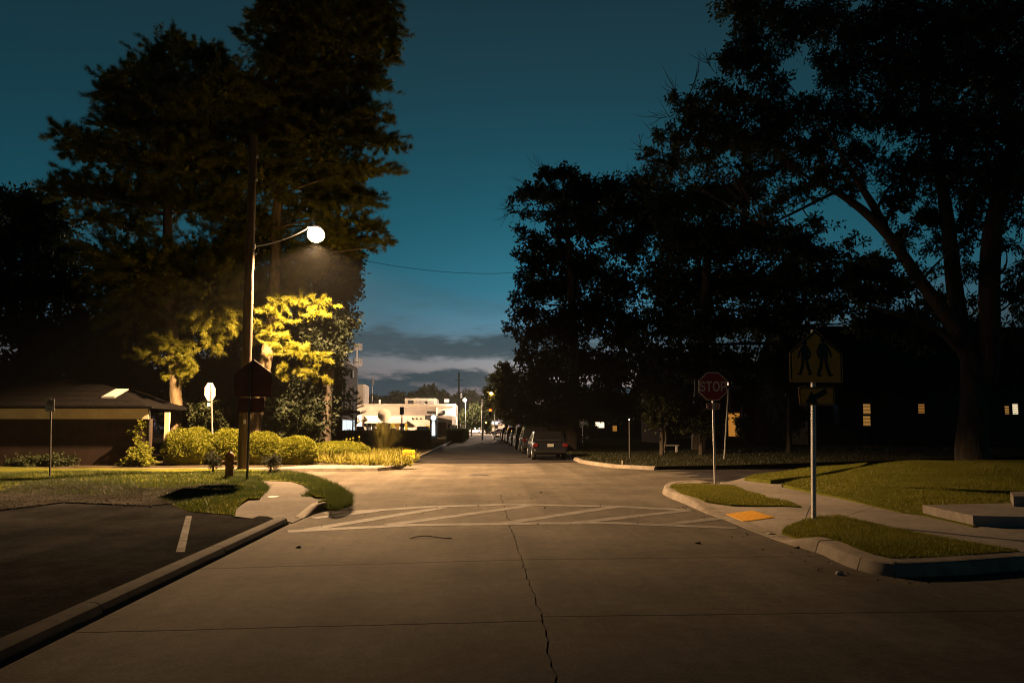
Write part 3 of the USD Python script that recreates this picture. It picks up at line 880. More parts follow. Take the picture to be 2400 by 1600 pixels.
for z in (.86, .93):
    q = ub + (ut - ub) * z
    obj("insulator", lathe([(.0, 0), (.035, .0), (.05, .03), (.03, .06), (.045, .09), (.02, .12), (0, .13)], 10, q + [.16, -.02, 0]), "galvanised", lamp)
obj("pole_tag", box(ub[0] + .02, ub[0] + .09, ub[1] - .195, ub[1] - .18, 1.75, 1.9), "galvanised", lamp)
obj("cable_guard", tube([ub + [-.12, -.17, 0], ub + [-.11, -.16, 2.6]], .028, 8), "dark_metal", lamp)
pb = G(579, 1128, .14)
w0, w1 = at(600, 545, ub @ _h), at(1222, 638, 34)
mid = [w0 * (1 - t) + w1 * t - np.array([0, 0, .55 * 4 * t * (1 - t)]) for t in np.linspace(0, 1, 30)]
obj("overhead_wire", tube(mid, .009, 5), "wire_black", label="thin overhead wire strung from the pole across the street", cat="cable")


# ------------------------------------------------------------------ signs
def rounded(w, h, r=.04):
    return sbox(-w / 2 + r, -h / 2 + r, w / 2 - r, h / 2 - r).buffer(r, quad_segs=4)


def octagon(w):
    a = w / 2 / math.cos(math.pi / 8)
    return Polygon([(a * math.cos(math.pi / 8 + k * math.pi / 4), a * math.sin(math.pi / 8 + k * math.pi / 4)) for k in range(8)])


def sign_axes(facing_deg):
    """x to the reader's right, y up, for a sign whose face looks towards azimuth facing (0 = +y)."""
    a = math.radians(facing_deg)
    n = np.array([math.sin(a), math.cos(a), 0])
    return np.cross([0, 0, 1.0], n), np.array([0, 0, 1.0]), n


def panel(poly, t=.004):
    return prism(poly, t)


def txt(s, h, bold=True, sx=1.0):
    m = meshkit.text_mesh(s, h, .002, bold)
    v = np.array(m.vertices)
    v[:, 0] = (v[:, 0] - (v[:, 0].min() + v[:, 0].max()) / 2) * sx
    v[:, 1] -= (v[:, 1].min() + v[:, 1].max()) / 2
    return v, np.array(m.faces)


def post(base, topp, w, mat, path, holes=True, face=None):
    base, topp = np.asarray(base), np.asarray(topp)
    d = topp - base
    m = rbox(-w / 2, w / 2, -w / 2, w / 2, -.15, np.linalg.norm(d), .006)
    v, f = arr(m)
    u = d / np.linalg.norm(d)
    v = base + v[:, :1] * np.array([1, 0, 0]) + v[:, 1:2] * np.array([0, 1, 0]) + v[:, 2:] * u
    p = obj("post", (v, f), mat, path, smooth=30)
    if holes:
        hm = []
        for z in np.arange(.1, np.linalg.norm(d) - .05, .05):
            c = base + u * z
            hm.append(box(c[0] - .008, c[0] + .008, c[1] - w / 2 - .001, c[1] - w / 2 + .002, c[2] - .008, c[2] + .008))
            hm.append(box(c[0] - w / 2 - .001, c[0] - w / 2 + .002, c[1] - .008, c[1] + .008, c[2] - .008, c[2] + .008))
        obj("post_hole", cat(hm), "joint_dark", p, kind="stuff")
    return p


def stop_sign(px, base_py, face_py, zb, facing, label, width=.75, plate=True, plate_text="4-WAY", base_x=None, group=None, depth=None):
    b = G(base_x or px, base_py, zb) if depth is None else at(base_x or px, base_py, depth)
    dpt = b @ _h
    c = at(px, face_py, dpt)
    s = thing("stop_sign", label, "stop sign", loc=b, group=group)
    xa, ya, n = sign_axes(facing)
    tp = c + [0, 0, width * .42]
    bb = b.copy()
    bb[2] = zb
    post(bb, tp - n * .036, .05, "galvanised", s)
    o = c + n * .0
    obj("panel_back", place(panel(octagon(width), .004), o - n * .008, xa, ya), "sign_back", s)
    face = obj("face", place(panel(octagon(width), .002), o - n * .003, xa, ya), "sign_red", s)
    rim = octagon(width - .012).difference(octagon(width - .055))
    obj("border", place(panel(rim, .0015), o - n * .0005, xa, ya), "sign_white", face)
    v, f = txt("STOP", width / 3, True, .78)
    obj("lettering", place((v, f), o - n * .0005, xa, ya), "sign_white", face)
    if plate:
        q = c - [0, 0, width * .5 + .15]
        pl = obj("plaque", place(panel(rounded(.36, .16, .025), .004), q - n * .008, xa, ya), "sign_red", s)
        obj("plaque_back", place(panel(rounded(.36, .16, .025), .002), q - n * .011, xa, ya), "sign_back", s)
        obj("border", place(panel(rounded(.35, .15, .025).difference(rounded(.32, .12, .02)), .0015), q - n * .0035, xa, ya), "sign_white", pl)
        obj("lettering", place(txt(plate_text, .075, True, .9), q - n * .0035, xa, ya), "sign_white", pl)
    return s


FACE_CAM = 180
stop_sign(1671, 1134, 905, .14, 184, "dim red stop sign facing us on the right corner lawn island", base_x=1676)
stop_sign(492, 1087, 918, .14, 281, "stop sign turned edge-on, its pale back lit, in front of the rounded hedges", base_x=500, depth=None, plate=True)
stop_sign(901, 1063, 972, .13, 6, "far stop sign seen from its pale back among the ornamental grass", plate=True, depth=None)


def figure(scale, dirx=1):
    """A walking pedestrian of a school sign, about 1 tall, feet at 0."""
    P = lambda pts, r: LineString(pts).buffer(r)
    parts = [Point(0, .91).buffer(.068), P([(0, .82), (0, .76)], .045), Polygon([(-.085, .80), (.085, .80), (.10, .46), (-.09, .46)]).buffer(.02),
             P([(-.04, .47), (-.07, .26), (-.15, .04)], .042), P([(.05, .47), (.08, .26), (.15, .04)], .042), P([(-.15, .025), (-.09, .02)], .025), P([(.15, .025), (.22, .03)], .025),
             P([(-.09, .76), (-.16, .61), (-.12, .48)], .028), P([(.09, .76), (.17, .62), (.20, .50)], .028)]
    g = unary_union(parts)
    return shapely.affinity.scale(g, scale * dirx, scale, origin=(0, 0))


import shapely.affinity
b = G(1907, 1218, .13)
dpt = b @ _h
xa, ya, n = sign_axes(176)
sc = thing("school_crossing_sign", "yellow pentagon sign with two walking figures above an arrow plaque, front right", "road sign", loc=b)
topz = at(1910, 772, dpt)
post(b, topz - n * .05, .062, "galvanised", sc)


def pent(w, h, e):
    return Polygon([(-w / 2, 0), (w / 2, 0), (w / 2, e), (0, h), (-w / 2, e)]).buffer(-.03).buffer(.03, quad_segs=4)


W = 132 / FPX * dpt
o = at(1914, 896, dpt)
hh = 126 / FPX * dpt
fc = obj("panel", place(panel(pent(W, hh, W * .53), .004), o, xa, ya), "sign_yellow", sc)
obj("border", place(panel(pent(W - .03, hh - .034, W * .53 - .012).difference(pent(W - .075, hh - .085, W * .53 - .03)), .0015), o + ya * .017 + n * .0043, xa, ya), "sign_black", fc)
f1 = shapely.affinity.translate(figure(.66, 1), .13, .10)
f2 = shapely.affinity.translate(figure(.58, -1), -.19, .12)
obj("pictogram", place(panel(unary_union([f1, f2]), .0015), o + n * .0043, xa, ya), "sign_black", fc)
pw, ph = 88 / FPX * dpt, 43 / FPX * dpt
q = at(1914, 928, dpt)
pl = obj("arrow_plaque", place(panel(rounded(pw, ph, .03), .004), q, xa, ya), "sign_yellow", sc)
obj("border", place(panel(rounded(pw - .02, ph - .02, .03).difference(rounded(pw - .05, ph - .05, .02)), .0015), q + n * .0043, xa, ya), "sign_black", pl)
arrow = unary_union([LineString([(.17, .09), (-.05, -.03)]).buffer(.045, cap_style=2), Polygon([(-.20, -.11), (.02, -.12), (-.09, .08)])])
obj("arrow", place(panel(arrow, .0015), q + n * .0043, xa, ya), "sign_black", pl)

# the other school sign, its dark back to us
dp = pb @ _h
xa, ya, n = sign_axes(190)
o = at(590, 929, dp)
ss_ = thing("sign_turned_away", "dark rust backed pentagon sign with a plaque, on a slim post before the wooden pole", "road sign", loc=pb)
w2, h2 = 94 / FPX * dp, 88 / FPX * dp
tp = at(588, 850, dp)
post(pb, tp, .055, "dark_metal", ss_, holes=False)
back = -n * .045
obj("panel", place(panel(pent(w2, h2, w2 * .58), .005), o + back, xa, ya), "rust_paint", ss_)
obj("face", place(panel(pent(w2, h2, w2 * .58), .002), o + back - n * .003, xa, ya), "sign_yellow", ss_)
obj("plaque", place(panel(rounded(64 / FPX * dp, 34 / FPX * dp, .02), .005), at(587, 949, dp) + back, xa, ya), "rust_paint", ss_)
for zz in (.12, .62):
    obj("bolt", place(prism(Point(0, 0).buffer(.014), .02), o + back + xa * .05 + ya * h2 * zz + n * .005, xa, ya), "dark_metal", ss_)

# no parking sign at the left
b = G(117, 1118, .15)
dpt = b @ _h
xa, ya, n = sign_axes(182)
np_ = thing("no_parking_sign", "small white no parking sign on a thin post before the brick building", "road sign", loc=b)
c = at(117, 949, dpt)
post(b, c + [0, 0, .2] - n * .036, .04, "dark_metal", np_, holes=False)
w3, h3 = 18 / FPX * dpt * 1.15, 27 / FPX * dpt * 1.1
f3 = obj("panel", place(panel(rounded(w3, h3, .02), .004), c, xa, ya), "sign_white", np_)
oc = c + ya * .06 + n * .0043
obj("ring", place(panel(unary_union([Point(0, 0).buffer(.093).difference(Point(0, 0).buffer(.072)), LineString([(-.06, .06), (.06, -.06)]).buffer(.01, cap_style=2)]), .0016), oc + n * .0012, xa, ya), "sign_red", f3)
obj("letter", place(txt("P", .11, True), oc, xa, ya), "sign_black", f3)
obj("fine_print", place(cat([panel(sbox(-.07, -.006 - .03 * k, .07 - .03 * k, .006 - .03 * k), .0015) for k in range(2)]), c - ya * .10 + n * .0043, xa, ya), "sign_black", f3)

# restriction sign down the street on the right and a bare one beside it
b = at(1366, 1032, 58)
b[2] = .13
dpt = 58
xa, ya, n = sign_axes(184)
sp = thing("street_notice_sign", "small pinkish white notice sign on a post beyond the parked cars", "road sign", loc=b)
c = at(1366, 965, dpt)
post(b, c + [0, 0, .3] - n * .036, .05, "galvanised", sp, holes=False)
f4 = obj("panel", place(panel(rounded(.5, .74, .03), .004), c, xa, ya), "sign_white", sp)
obj("print", place(cat([panel(sbox(-.17 + .03 * (k % 2), .2 - .16 * k, .17 - .05 * (k == 2), .27 - .16 * k), .0015) for k in range(4)]), c + n * .0043, xa, ya), "sign_black", f4)

# street name post behind the stop sign
b = at(1697, 1082, 31.0)
b[2] = .14
sn = thing("street_name_sign", "thin leaning post with dark street name blades behind the stop sign", "street sign", loc=b)
tp = at(1707, 908, 31.0)
post(b, tp, .05, "galvanised", sn, holes=False)
obj("name_blade", place(panel(rounded(.75, .16, .01), .005), tp + [.25, 0, .02], (1, .1, 0), (0, 0, 1)), "dark_metal", sn)
obj("name_blade", place(panel(rounded(.75, .16, .01), .005), tp + [.02, .1, .19], (.3, 1, 0), (0, 0, 1)), "dark_metal", sn)
obj("tall_panel", place(panel(rounded(.22, 1.0, .01), .005), at(1707, 935, 31.0), (1, .1, 0), (0, 0, 1)), "dark_metal", sn)

# yellow yard sign
b = G(957, 1080, .14)
dpt = b @ _h
ys_ = thing("yard_sign", "yellow lettered yard sign shaped with a cut corner at the planting's end", "yard sign", loc=b)
xa, ya, n = sign_axes(172)
sw = 28.5 / FPX * dpt
dpt -= .6
b = at(957, 1080, dpt)
o = at(943, 1075, dpt)
s = sw / 90.0
poly = Polygon([(0, 22), (0, 60), (14, 68), (90, 66), (88, 0), (66, 16), (50, 20), (44, 24)])
poly = shapely.affinity.scale(poly, s, s * 1.0, origin=(0, 0))
fy = obj("panel", place(panel(poly, .006), o, xa, ya), "sign_yellow_bright" if False else "yellow_pad", ys_)
obj("lettering", place(txt("COFFEY", 21 * s, True, .8), o + xa * 45 * s + ya * 36 * s + n * .0063, xa, ya), "sign_black", fy)
for k in (12, 76):
    q = o + xa * k * s
    obj("stake", tube([[q[0], q[1] + .02, .1], [q[0], q[1] + .02, o[2] + 45 * s]], .008, 6), "galvanised", ys_)

# ------------------------------------------------------------------ hydrant
b = G(537, 1122, .15)
hy = thing("fire_hydrant", "orange fire hydrant with shade put into its paint standing in the grass by the lamp pole", "hydrant", loc=b)
S = 1.0
obj("barrel", lathe([(0, 0), (.17, 0), (.17, .05), (.125, .06), (.115, .12), (.112, .55), (.135, .56), (.135, .60), (.12, .61)], 18, b), "shaded_hydrant_paint", hy, smooth=35)
obj("bonnet", lathe([(.14, .605), (.14, .64), (.12, .70), (.08, .755), (.035, .78), (.03, .785), (.03, .83), (0, .83)], 18, b), "shaded_hydrant_paint", hy, smooth=35)
for dx, dy in ((.22, 0), (-.2, 0), (0, -.2)):
    q = b + [0, 0, .46]
    big = dy != 0
    obj("nozzle", tube([q + np.array([dx, dy, 0]) * .4, q + np.array([dx, dy, 0]) * .85, q + np.array([dx, dy, 0]) * .86, q + np.array([dx, dy, 0])], [.05, .05, .068, .068] if not big else [.065, .065, .085, .085], 12), "shaded_hydrant_paint", hy)
obj("chain", tube(curve([b + [.2, 0, .42], b + [.24, -.02, .32], b + [.19, -.03, .28], b + [.13, -.03, .36]], 12), .008, 5), "dark_metal", hy)
obj("base_flange", lathe([(0, .0), (.2, .0), (.2, .025), (.0, .025)], 12, b + [0, 0, -.005]), "dark_metal", hy)
for k in range(6):
    a = k * math.pi / 3
    obj("flange_bolt", tube([b + [.178 * math.cos(a), .178 * math.sin(a), .02], b + [.178 * math.cos(a), .178 * math.sin(a), .07]], .014, 6), "dark_metal", hy)


# ------------------------------------------------------------------ hedges and planting
def shrub_mesh(seed, c, r, n, L, W, sq=2.6, core=True, lump=.09):
    """Clipped shrub: superellipsoid surface of small leaves over a dark core."""
    rng = np.random.default_rng(seed)
    d = unit(rng.normal(size=(n, 3)))
    d[:, 2] = np.abs(d[:, 2]) * 1.0 - .15
    d = unit(d)
    k = (np.abs(d) ** sq).sum(1, keepdims=True) ** (-1 / sq)
    lum = 1 + lump * (meshkit.fbm(d * 3.1 + seed, 3, seed) - .5) * 2
    p = d * k * lum[:, None] * rng.uniform(.90, 1.02, (n, 1)) * r
    p = p + c
    p[:, 2] = np.maximum(p[:, 2], c[2] * 0 + .1)
    dd = unit(d + rng.normal(size=d.shape) * .7)
    out = [leaf_mesh(p, dd, L * rng.uniform(.6, 1.3, n), W, rng)]
    if core:
        s = trimesh.creation.icosphere(3)
        v = np.array(s.vertices)
        kk = (np.abs(v) ** sq).sum(1, keepdims=True) ** (-1 / sq)
        v = v * kk * (.9 + lump * (meshkit.fbm(v * 3.1 + seed, 3, seed)[:, None] - .5) * 2) * r + c
        v[:, 2] = np.maximum(v[:, 2], .02)
        out.append((v, np.array(s.faces)))
    return cat(out)


HD = 28.2
for k, (x, y, rx, ry, dd, lab) in enumerate([(437, 1040, 54, 42, 0, "leftmost rounded boxwood, at the foot of the lit pine trunk"), (528, 1042, 46, 40, .2, "rounded boxwood partly hidden by the stop sign post and hydrant"),
                                            (603, 1043, 42, 37, 0, "rounded boxwood just right of the dark utility pole"), (681, 1046, 43, 32, .1, "rightmost and lowest rounded boxwood of the row")]):
    c = at(x * K, y * K, HD + dd)
    s = K * (HD + dd) / FPX
    c[2] = .1 + ry * s * .72
    sh = thing("boxwood_shrub", lab, "shrub", loc=(c[0], c[1], .12), group="row of rounded boxwoods")
    obj("foliage", shrub_mesh(40 + k, c, np.array([rx * s, rx * s * .95, ry * s * 1.22]), 9000, .085, .05, lump=.13), "box_leaf", sh)
    obj("stem", tube([[c[0], c[1], .05], [c[0] + .03, c[1], c[2]]], [.05, .03], 6), "bark", sh)

# ground cover bed, strap leaves
bed = Polygon([G(*q, .14)[:2] for q in ((742, 1083), (760, 1066), (850, 1056), (930, 1060), (968, 1072), (985, 1083), (960, 1092), (900, 1092), (820, 1088))])
rb = np.random.default_rng(9)


def strap_tufts(rng, pts, k, L, w, arch=.6):
    out = []
    n = len(pts)
    a = rng.uniform(0, 2 * np.pi, (n, k))
    tilt = rng.uniform(.15, 1.0, (n, k))
    ll = L * rng.uniform(.6, 1.15, (n, k))
    d = np.stack([np.cos(a) * np.sin(tilt), np.sin(a) * np.sin(tilt), np.cos(tilt)], -1)
    side = np.stack([-np.sin(a), np.cos(a), 0 * a], -1) * w / 2
    p0 = pts[:, None] + np.stack([np.cos(a), np.sin(a), 0 * a], -1) * .03
    p1 = p0 + d * ll[..., None] * .55
    dn = d.copy()
    dn[..., 2] -= arch * (.5 + tilt)
    p2 = p1 + unit(dn) * ll[..., None] * .5
    v = np.stack([p0 + side * .6, p0 - side * .6, p1 + side, p1 - side, p2], 2).reshape(-1, 3)
    i = np.arange(n * k)[:, None] * 5
    f = np.vstack([i + [0, 1, 3], i + [0, 3, 2], i + [2, 3, 4]])
    return v, f


gb = in_poly(rb, bed.difference(Point(*G(955, 1086, .14)[:2]).buffer(1.0)), 520)
obj("ground_cover", strap_tufts(rb, np.c_[gb, np.full(520, .12)], 26, .46, .028), "strap_leaf", label="yellow-green strappy ground cover filling the corner bed", cat="plants", kind="stuff")
bk = in_poly(rb, Polygon([G(*q, .14)[:2] for q in ((735, 1065), (760, 1054), (850, 1046), (930, 1052), (960, 1066), (850, 1060))]), 60)
c = at(790, 1052, 33)
c[2] = .45
obj("low_shrub", shrub_mesh(61, c, np.array([1.5, .8, .5]), 9000, .07, .04), "box_leaf", label="low dark green shrub behind the strappy ground cover", cat="shrub")
fs = thing("flowering_plant", "spiky plant with pale yellow flower heads behind the bed", "plant", loc=at(838, 1062, 33))
fr_ = np.random.default_rng(12)
st_, fl_ = [], []
for k in range(11):
    q = at(828 + fr_.uniform(-22, 26), 1072, 33 + fr_.uniform(-.4, .4))
    q[2] = .12
    h = fr_.uniform(.7, 1.05)
    tip = q + [fr_.uniform(-.08, .08), 0, h]
    st_.append(tube([q, tip], .008, 5))
    fl_.append(lathe([(0, -.03), (.05, 0), (.045, .05), (0, .08)], 7, tip))
obj("stem", cat(st_), "box_leaf", fs)
for m in fl_:
    obj("flower_head", m, "strap_leaf", fs)
# ornamental plume grass
c = at(897, 1066, 38.5)
c[2] = .12
rg = np.random.default_rng(31)
cp = np.repeat(c[None], 46, 0) + np.c_[rg.normal(0, .16, (46, 2)), np.zeros(46)]


def fountain(rng, c, n, L, w):
    a = rng.uniform(0, 2 * np.pi, n)
    tilt = np.abs(rng.normal(0, .55, n))
    ll = L * rng.uniform(.65, 1.1, n)
    base = c + np.c_[np.cos(a) * .15 * rng.uniform(0, 1, n), np.sin(a) * .15 * rng.uniform(0, 1, n), np.zeros(n)]
    ts = np.linspace(0, 1, 6)
    pts = []
    for t in ts:
        th = tilt * (.35 + .9 * t)
        if t == 0:
            cur = base
        else:
            cur = cur + np.c_[np.cos(a) * np.sin(th), np.sin(a) * np.sin(th), np.cos(th)] * (ll / 5)[:, None]
        pts.append(cur)
    side = np.c_[-np.sin(a), np.cos(a), np.zeros(n)]
    v, f = [], []
    rows = []
    for i, p in enumerate(pts):
        ww = w * (1 - .75 * i / 5) / 2
        rows += [p + side * ww, p - side * ww]
    v = np.stack(rows, 1).reshape(-1, 3)
    i0 = np.arange(n)[:, None] * 12
    for i in range(5):
        f += [i0 + [2 * i, 2 * i + 1, 2 * i + 3], i0 + [2 * i, 2 * i + 3, 2 * i + 2]]
    return v, np.vstack(f)


og = thing("ornamental_grass", "large fountain of fine ornamental grass around the far stop sign post", "plant", loc=c)
obj("blades", fountain(rg, c, 2200, 1.75, .022), "plume_grass", og)
obj("crown_base", lathe([(0, 0), (.3, 0), (.22, .15), (0, .25)], 10, c), "bark", og)

# dark clipped hedge behind
def hedge_box(seed, x0, x1, y0, y1, h, n, L=.09, z0=.1):
    rng = np.random.default_rng(seed)
    m = []
    faces = [("f", (x1 - x0) * h), ("t", (x1 - x0) * (y1 - y0)), ("l", (y1 - y0) * h), ("r", (y1 - y0) * h)]
    tot = sum(a for _, a in faces)
    ps, ds = [], []
    for k, a in faces:
        q = int(n * a / tot)
        u, w = rng.uniform(0, 1, q), rng.uniform(0, 1, q)
        if k == "f":
            p, d = np.c_[x0 + (x1 - x0) * u, np.full(q, y0), z0 + h * w], (0, -1, 0)
        elif k == "t":
            p, d = np.c_[x0 + (x1 - x0) * u, y0 + (y1 - y0) * w, np.full(q, z0 + h)], (0, 0, 1)
        elif k == "l":
            p, d = np.c_[np.full(q, x0), y0 + (y1 - y0) * u, z0 + h * w], (-1, 0, 0)
        else:
            p, d = np.c_[np.full(q, x1), y0 + (y1 - y0) * u, z0 + h * w], (1, 0, 0)
        ps.append(p + rng.normal(0, .05, p.shape))
        ds.append(np.tile(d, (q, 1)))
    p, d = np.vstack(ps), np.vstack(ds).astype(float)
    return cat([leaf_mesh(p, unit(d + rng.normal(size=p.shape) * .8), L * rng.uniform(.6, 1.4, len(p)), L * .6, rng), box(x0 + .06, x1 - .06, y0 + .06, y1 - .06, z0, z0 + h - .05)])


h0, h1 = PY(700, 1000, 50), PY(1008, 1000, 50)
obj("clipped_hedge", hedge_box(71, h0[0], h1[0] - .2, 50, 52, 1.2, 26000), "dark_leaf", label="long dark clipped hedge hiding the car park behind the corner bed", cat="hedge")
h0, h1 = PY(1048, 1000, 78), PY(1086, 1000, 78)
obj("clipped_hedge", hedge_box(72, h0[0], h1[0] + .1, 76, 104, 1.3, 16000), "dark_leaf", label="shorter clipped hedge along the street by the lit pylon sign, its top catching light", cat="hedge")

# shrubs at the left
def loose_shrub(name, label, x, y, rx, ry, depth, mat, seed, L=.10, W=.06, dens=260, catg="shrub", branch=5, stem=True, kind="leaf", inner=.6):
    rows = []
    rng = np.random.default_rng(seed)
    for k in range(6):
        rows.append((x + rng.uniform(-.45, .45) * rx, y + rng.uniform(-.45, .45) * ry, rx * .62, ry * .62, rng.uniform(-.3, .3)))
    b = at(x * K, y * K, depth)
    b[2] = .12
    t = thing(name, label, catg, loc=b)
    obj("foliage", crown(seed, cl(rows, depth), kind, dens, L, W, branch=branch, jit=.05, inner=inner, inner_size=.2), mat, t)
    if stem:
        obj("stem", tube([b - [0, 0, .05], at(x * K, (y - ry * .3) * K, depth)], [.04, .015], 6), "bark", t)
    return t


loose_shrub("leafy_shrub", "dense round shrub with yellow lit leaves at the brick building's corner", 322, 1048, 48, 36, 26.6, "box_leaf", 81)
loose_shrub("climbing_plant", "narrow leafy climber rising above the round shrub against the brick wall", 316, 992, 22, 30, 27.7, "box_leaf", 82)
loose_shrub("dark_weed", "dark upright weed clump left of the fire hydrant", 490, 1060, 19, 28, 22.0, "weed_dark", 83, catg="weeds", L=.08, W=.02, dens=500, branch=9, inner=.3)
loose_shrub("dark_weed", "dark twiggy weed clump right of the lamp pole", 622, 1066, 28, 24, 21.6, "weed_dark", 84, catg="weeds", L=.08, W=.02, dens=500, branch=9, inner=.3)
loose_shrub("low_dark_shrub", "low dark shrubs along the foot of the brick wall at the left edge", 120, 1062, 110, 22, 27.0, "dark_leaf", 85)
loose_shrub("understory_bush", "dim leafy bush behind the rounded hedges between the pine trunks", 470, 975, 60, 60, 31.0, "dark_leaf", 86, L=.16, W=.09, dens=120)
loose_shrub("understory_bush", "dim leafy bush right of the lit pine trunk behind the hedges", 690, 985, 70, 45, 31.0, "dark_leaf", 87, L=.16, W=.09, dens=120)

# ------------------------------------------------------------------ brick garage building at the left
YG = 28.2
bg = thing("brick_building", "low brown brick building with cream fascia and skylight roof at the left", "building", loc=PY(200, 1060, YG) * [1, 1, 0] + [0, 0, .1])
XE = PY(352, 960, YG)[0]
XW = PY(-220, 960, YG)[0]
zw, zf = PY(300, 981, YG)[2], PY(300, 957.5, YG)[2]
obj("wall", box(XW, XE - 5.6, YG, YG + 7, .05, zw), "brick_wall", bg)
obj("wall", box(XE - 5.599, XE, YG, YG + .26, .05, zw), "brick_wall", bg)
fa = thing("fascia", None, parent=bg, loc=locs[bg])
xs = np.linspace(XW, XE + .05, 9)
for a, b in zip(xs[:-1], xs[1:]):
    obj("fascia_board", box(a + .003, b - .003, YG - .20, YG - .16, zw - .01, zf), "cream_trim", fa)
obj("soffit", box(XW, XE, YG - .16, YG - .001, zf - .08, zf - .02), "house_trim", bg)
ze, sl = zf + .09, .364
hip = np.array([[x, y, ze + o] for x in (XW - .3, XE + .2) for y in (YG - .3, YG + 7.3) for o in (-.08, 0)] + [[x, YG + 3.5, ze + sl * 3.8] for x in (XW + 3, XE - 4.4)])
obj("roof", trimesh.convex.convex_hull(hip), "roof_shingle", bg)
for k in range(5):
    y = YG - .26 + .62 * k
    obj("shingle_course", box(XW, XE - .9 * k - .1, y, y + .03, ze + sl * (y - YG + .3) - .01, ze + sl * (y - YG + .3) + .022), "roof_shingle", bg)
zz = lambda y: ze + sl * (y - (YG - .3))


def on_roof(px, py):
    d = ray(px, py)
    t = (ze - sl * (YG - .3) - EYE) / (d[2] - sl * d[1])
    return CAM + d * t


p0, p1 = on_roof(255, 933), on_roof(268, 914)
sx0, sx1, sy0, sy1 = p0[0] - .3, p0[0] + .24, p0[1], p1[1]
sk = trimesh.convex.convex_hull(np.array([[x, y, zz(y) + o] for x in (sx0, sx1) for y in (sy0, sy1) for o in (.01, .07)]))
sp_ = obj("skylight", sk, "house_trim", bg)
sk = trimesh.convex.convex_hull(np.array([[x, y, zz(y) + o] for x in (sx0 + .05, sx1 - .05) for y in (sy0 + .05, sy1 - .05) for o in (.06, .085)]))
obj("pane", sk, "skylight_dome", sp_)
a, b = PY(228, 1094, YG - .2), PY(278, 1094, YG - .2)
obj("sill", box(a[0], b[0], YG - .4, YG - .005, a[2] - .02, a[2] + .05), "cream_trim", bg)
a = PY(300, 982, YG - .2)
obj("pilaster", box(a[0], XE + .1, YG - .12, YG - .003, .05, zw - .02), "brick_wall", bg)
a, b = PY(386, 966, 29), PY(393, 1066, 29)
obj("corner_board", box(a[0], b[0], 29.0, 29.12, .1, a[2]), "cream_trim", label="tall narrow cream corner post behind the lit pine trunk", cat="post")
obj("gutter_spout", tube([[XE + .06, YG - .24, zf], [XE + .06, YG - .14, zf - .3], [XE + .06, YG - .08, .15]], .035, 6), "dark_metal", bg)


# ------------------------------------------------------------------ trees
def tree(name, label, trunk_pts, radii, clumps, mat, seed, kind="leaf", dens=80, L=.2, W=.1, bark="bark", limbs=(), group=None, sides=10, low=(), **kw):
    b = np.asarray(trunk_pts[0], float)
    t = thing(name, label, "tree", loc=b, group=group)
    c = curve(trunk_pts, 16) if len(trunk_pts) > 2 else np.asarray(trunk_pts)
    rr = np.interp(np.linspace(0, 1, len(c)), np.linspace(0, 1, len(radii)), radii)
    obj("trunk", tube(c, rr, sides), bark, t, smooth=50)
    sk, skr = c, rr
    for pts, r in limbs:
        cc = curve(pts, 24)
        r2 = np.interp(np.linspace(0, 1, 24), np.linspace(0, 1, len(r)), r)
        obj("limb", tube(cc, r2, 10), bark, t, smooth=50)
        sk, skr = np.vstack([sk, cc]), np.concatenate([skr, r2])
    # secondary branches reach from the trunk into the clumps
    rng = np.random.default_rng(seed + 500)
    br = []
    for cc, r in clumps[:: max(1, len(clumps) // 40)]:
        i = np.argmin(np.linalg.norm(sk - (cc - [0, 0, .8]), axis=1))
        s = sk[i]
        m = (s + cc) / 2 + rng.normal(0, .15, 3)
        br.append(tube(curve([s, m, cc], 8), np.linspace(min(.07, skr[i] * .5), .012, 8), 5))
    if br:
        obj("branches", cat(br), bark, t, kind="stuff")
    leaves = [crown(seed, clumps, kind, dens, L, W, **kw)]
    if low:
        leaves.append(crown(seed + 1, low, kind, dens * 2.6, L * .8, W * 1.1, **{**kw, "span": (.3, 1.65), "branch": 6, "jit": .03, "up": -.15, "spread": .5, "k": 6}))
    obj("crown", cat(leaves), mat, t)
    return t


# left pines
PA, PB = 31.2, 31.3
rowsA = [(398, 105, 26, 30), (380, 150, 55, 45), (450, 130, 50, 35), (320, 170, 45, 38), (505, 150, 40, 35), (262, 195, 34, 34), (240, 225, 22, 26), (300, 230, 60, 45), (400, 220, 90, 60), (510, 210, 80, 55),
         (270, 290, 50, 34), (350, 300, 80, 50), (460, 300, 90, 60), (560, 290, 70, 60), (150, 305, 32, 20), (185, 330, 40, 28), (230, 350, 55, 34), (160, 350, 30, 16), (310, 370, 70, 42), (420, 380, 90, 55), (520, 390, 80, 60),
         (135, 430, 30, 20), (180, 440, 48, 30), (250, 440, 60, 36), (330, 455, 70, 42), (430, 460, 90, 42), (530, 470, 70, 50), (170, 400, 36, 18), (215, 500, 40, 20), (300, 520, 55, 24), (270, 590, 70, 50), (350, 620, 80, 60), (460, 590, 90, 40), (540, 560, 60, 50),
         (430, 660, 90, 60), (330, 700, 90, 60), (500, 680, 60, 60)]
lowA = [(395, 790, 52, 36, -1.6), (345, 815, 40, 30, -1.6), (425, 820, 34, 30, -1.8), (405, 855, 36, 26, -1.8), (440, 860, 20, 12, -1.9), (490, 770, 34, 30, -1.0), (495, 800, 22, 22, -1.0), (510, 735, 42, 30, -.8), (470, 720, 40, 30, -.4)]
clA = cl(rowsA, PA, seed=1, spread=1.6, grow=1.5)
loA = cl(lowA, PA, seed=2, flat=.75)
ba = at(405, 1050, PA)
ba[2] = .05
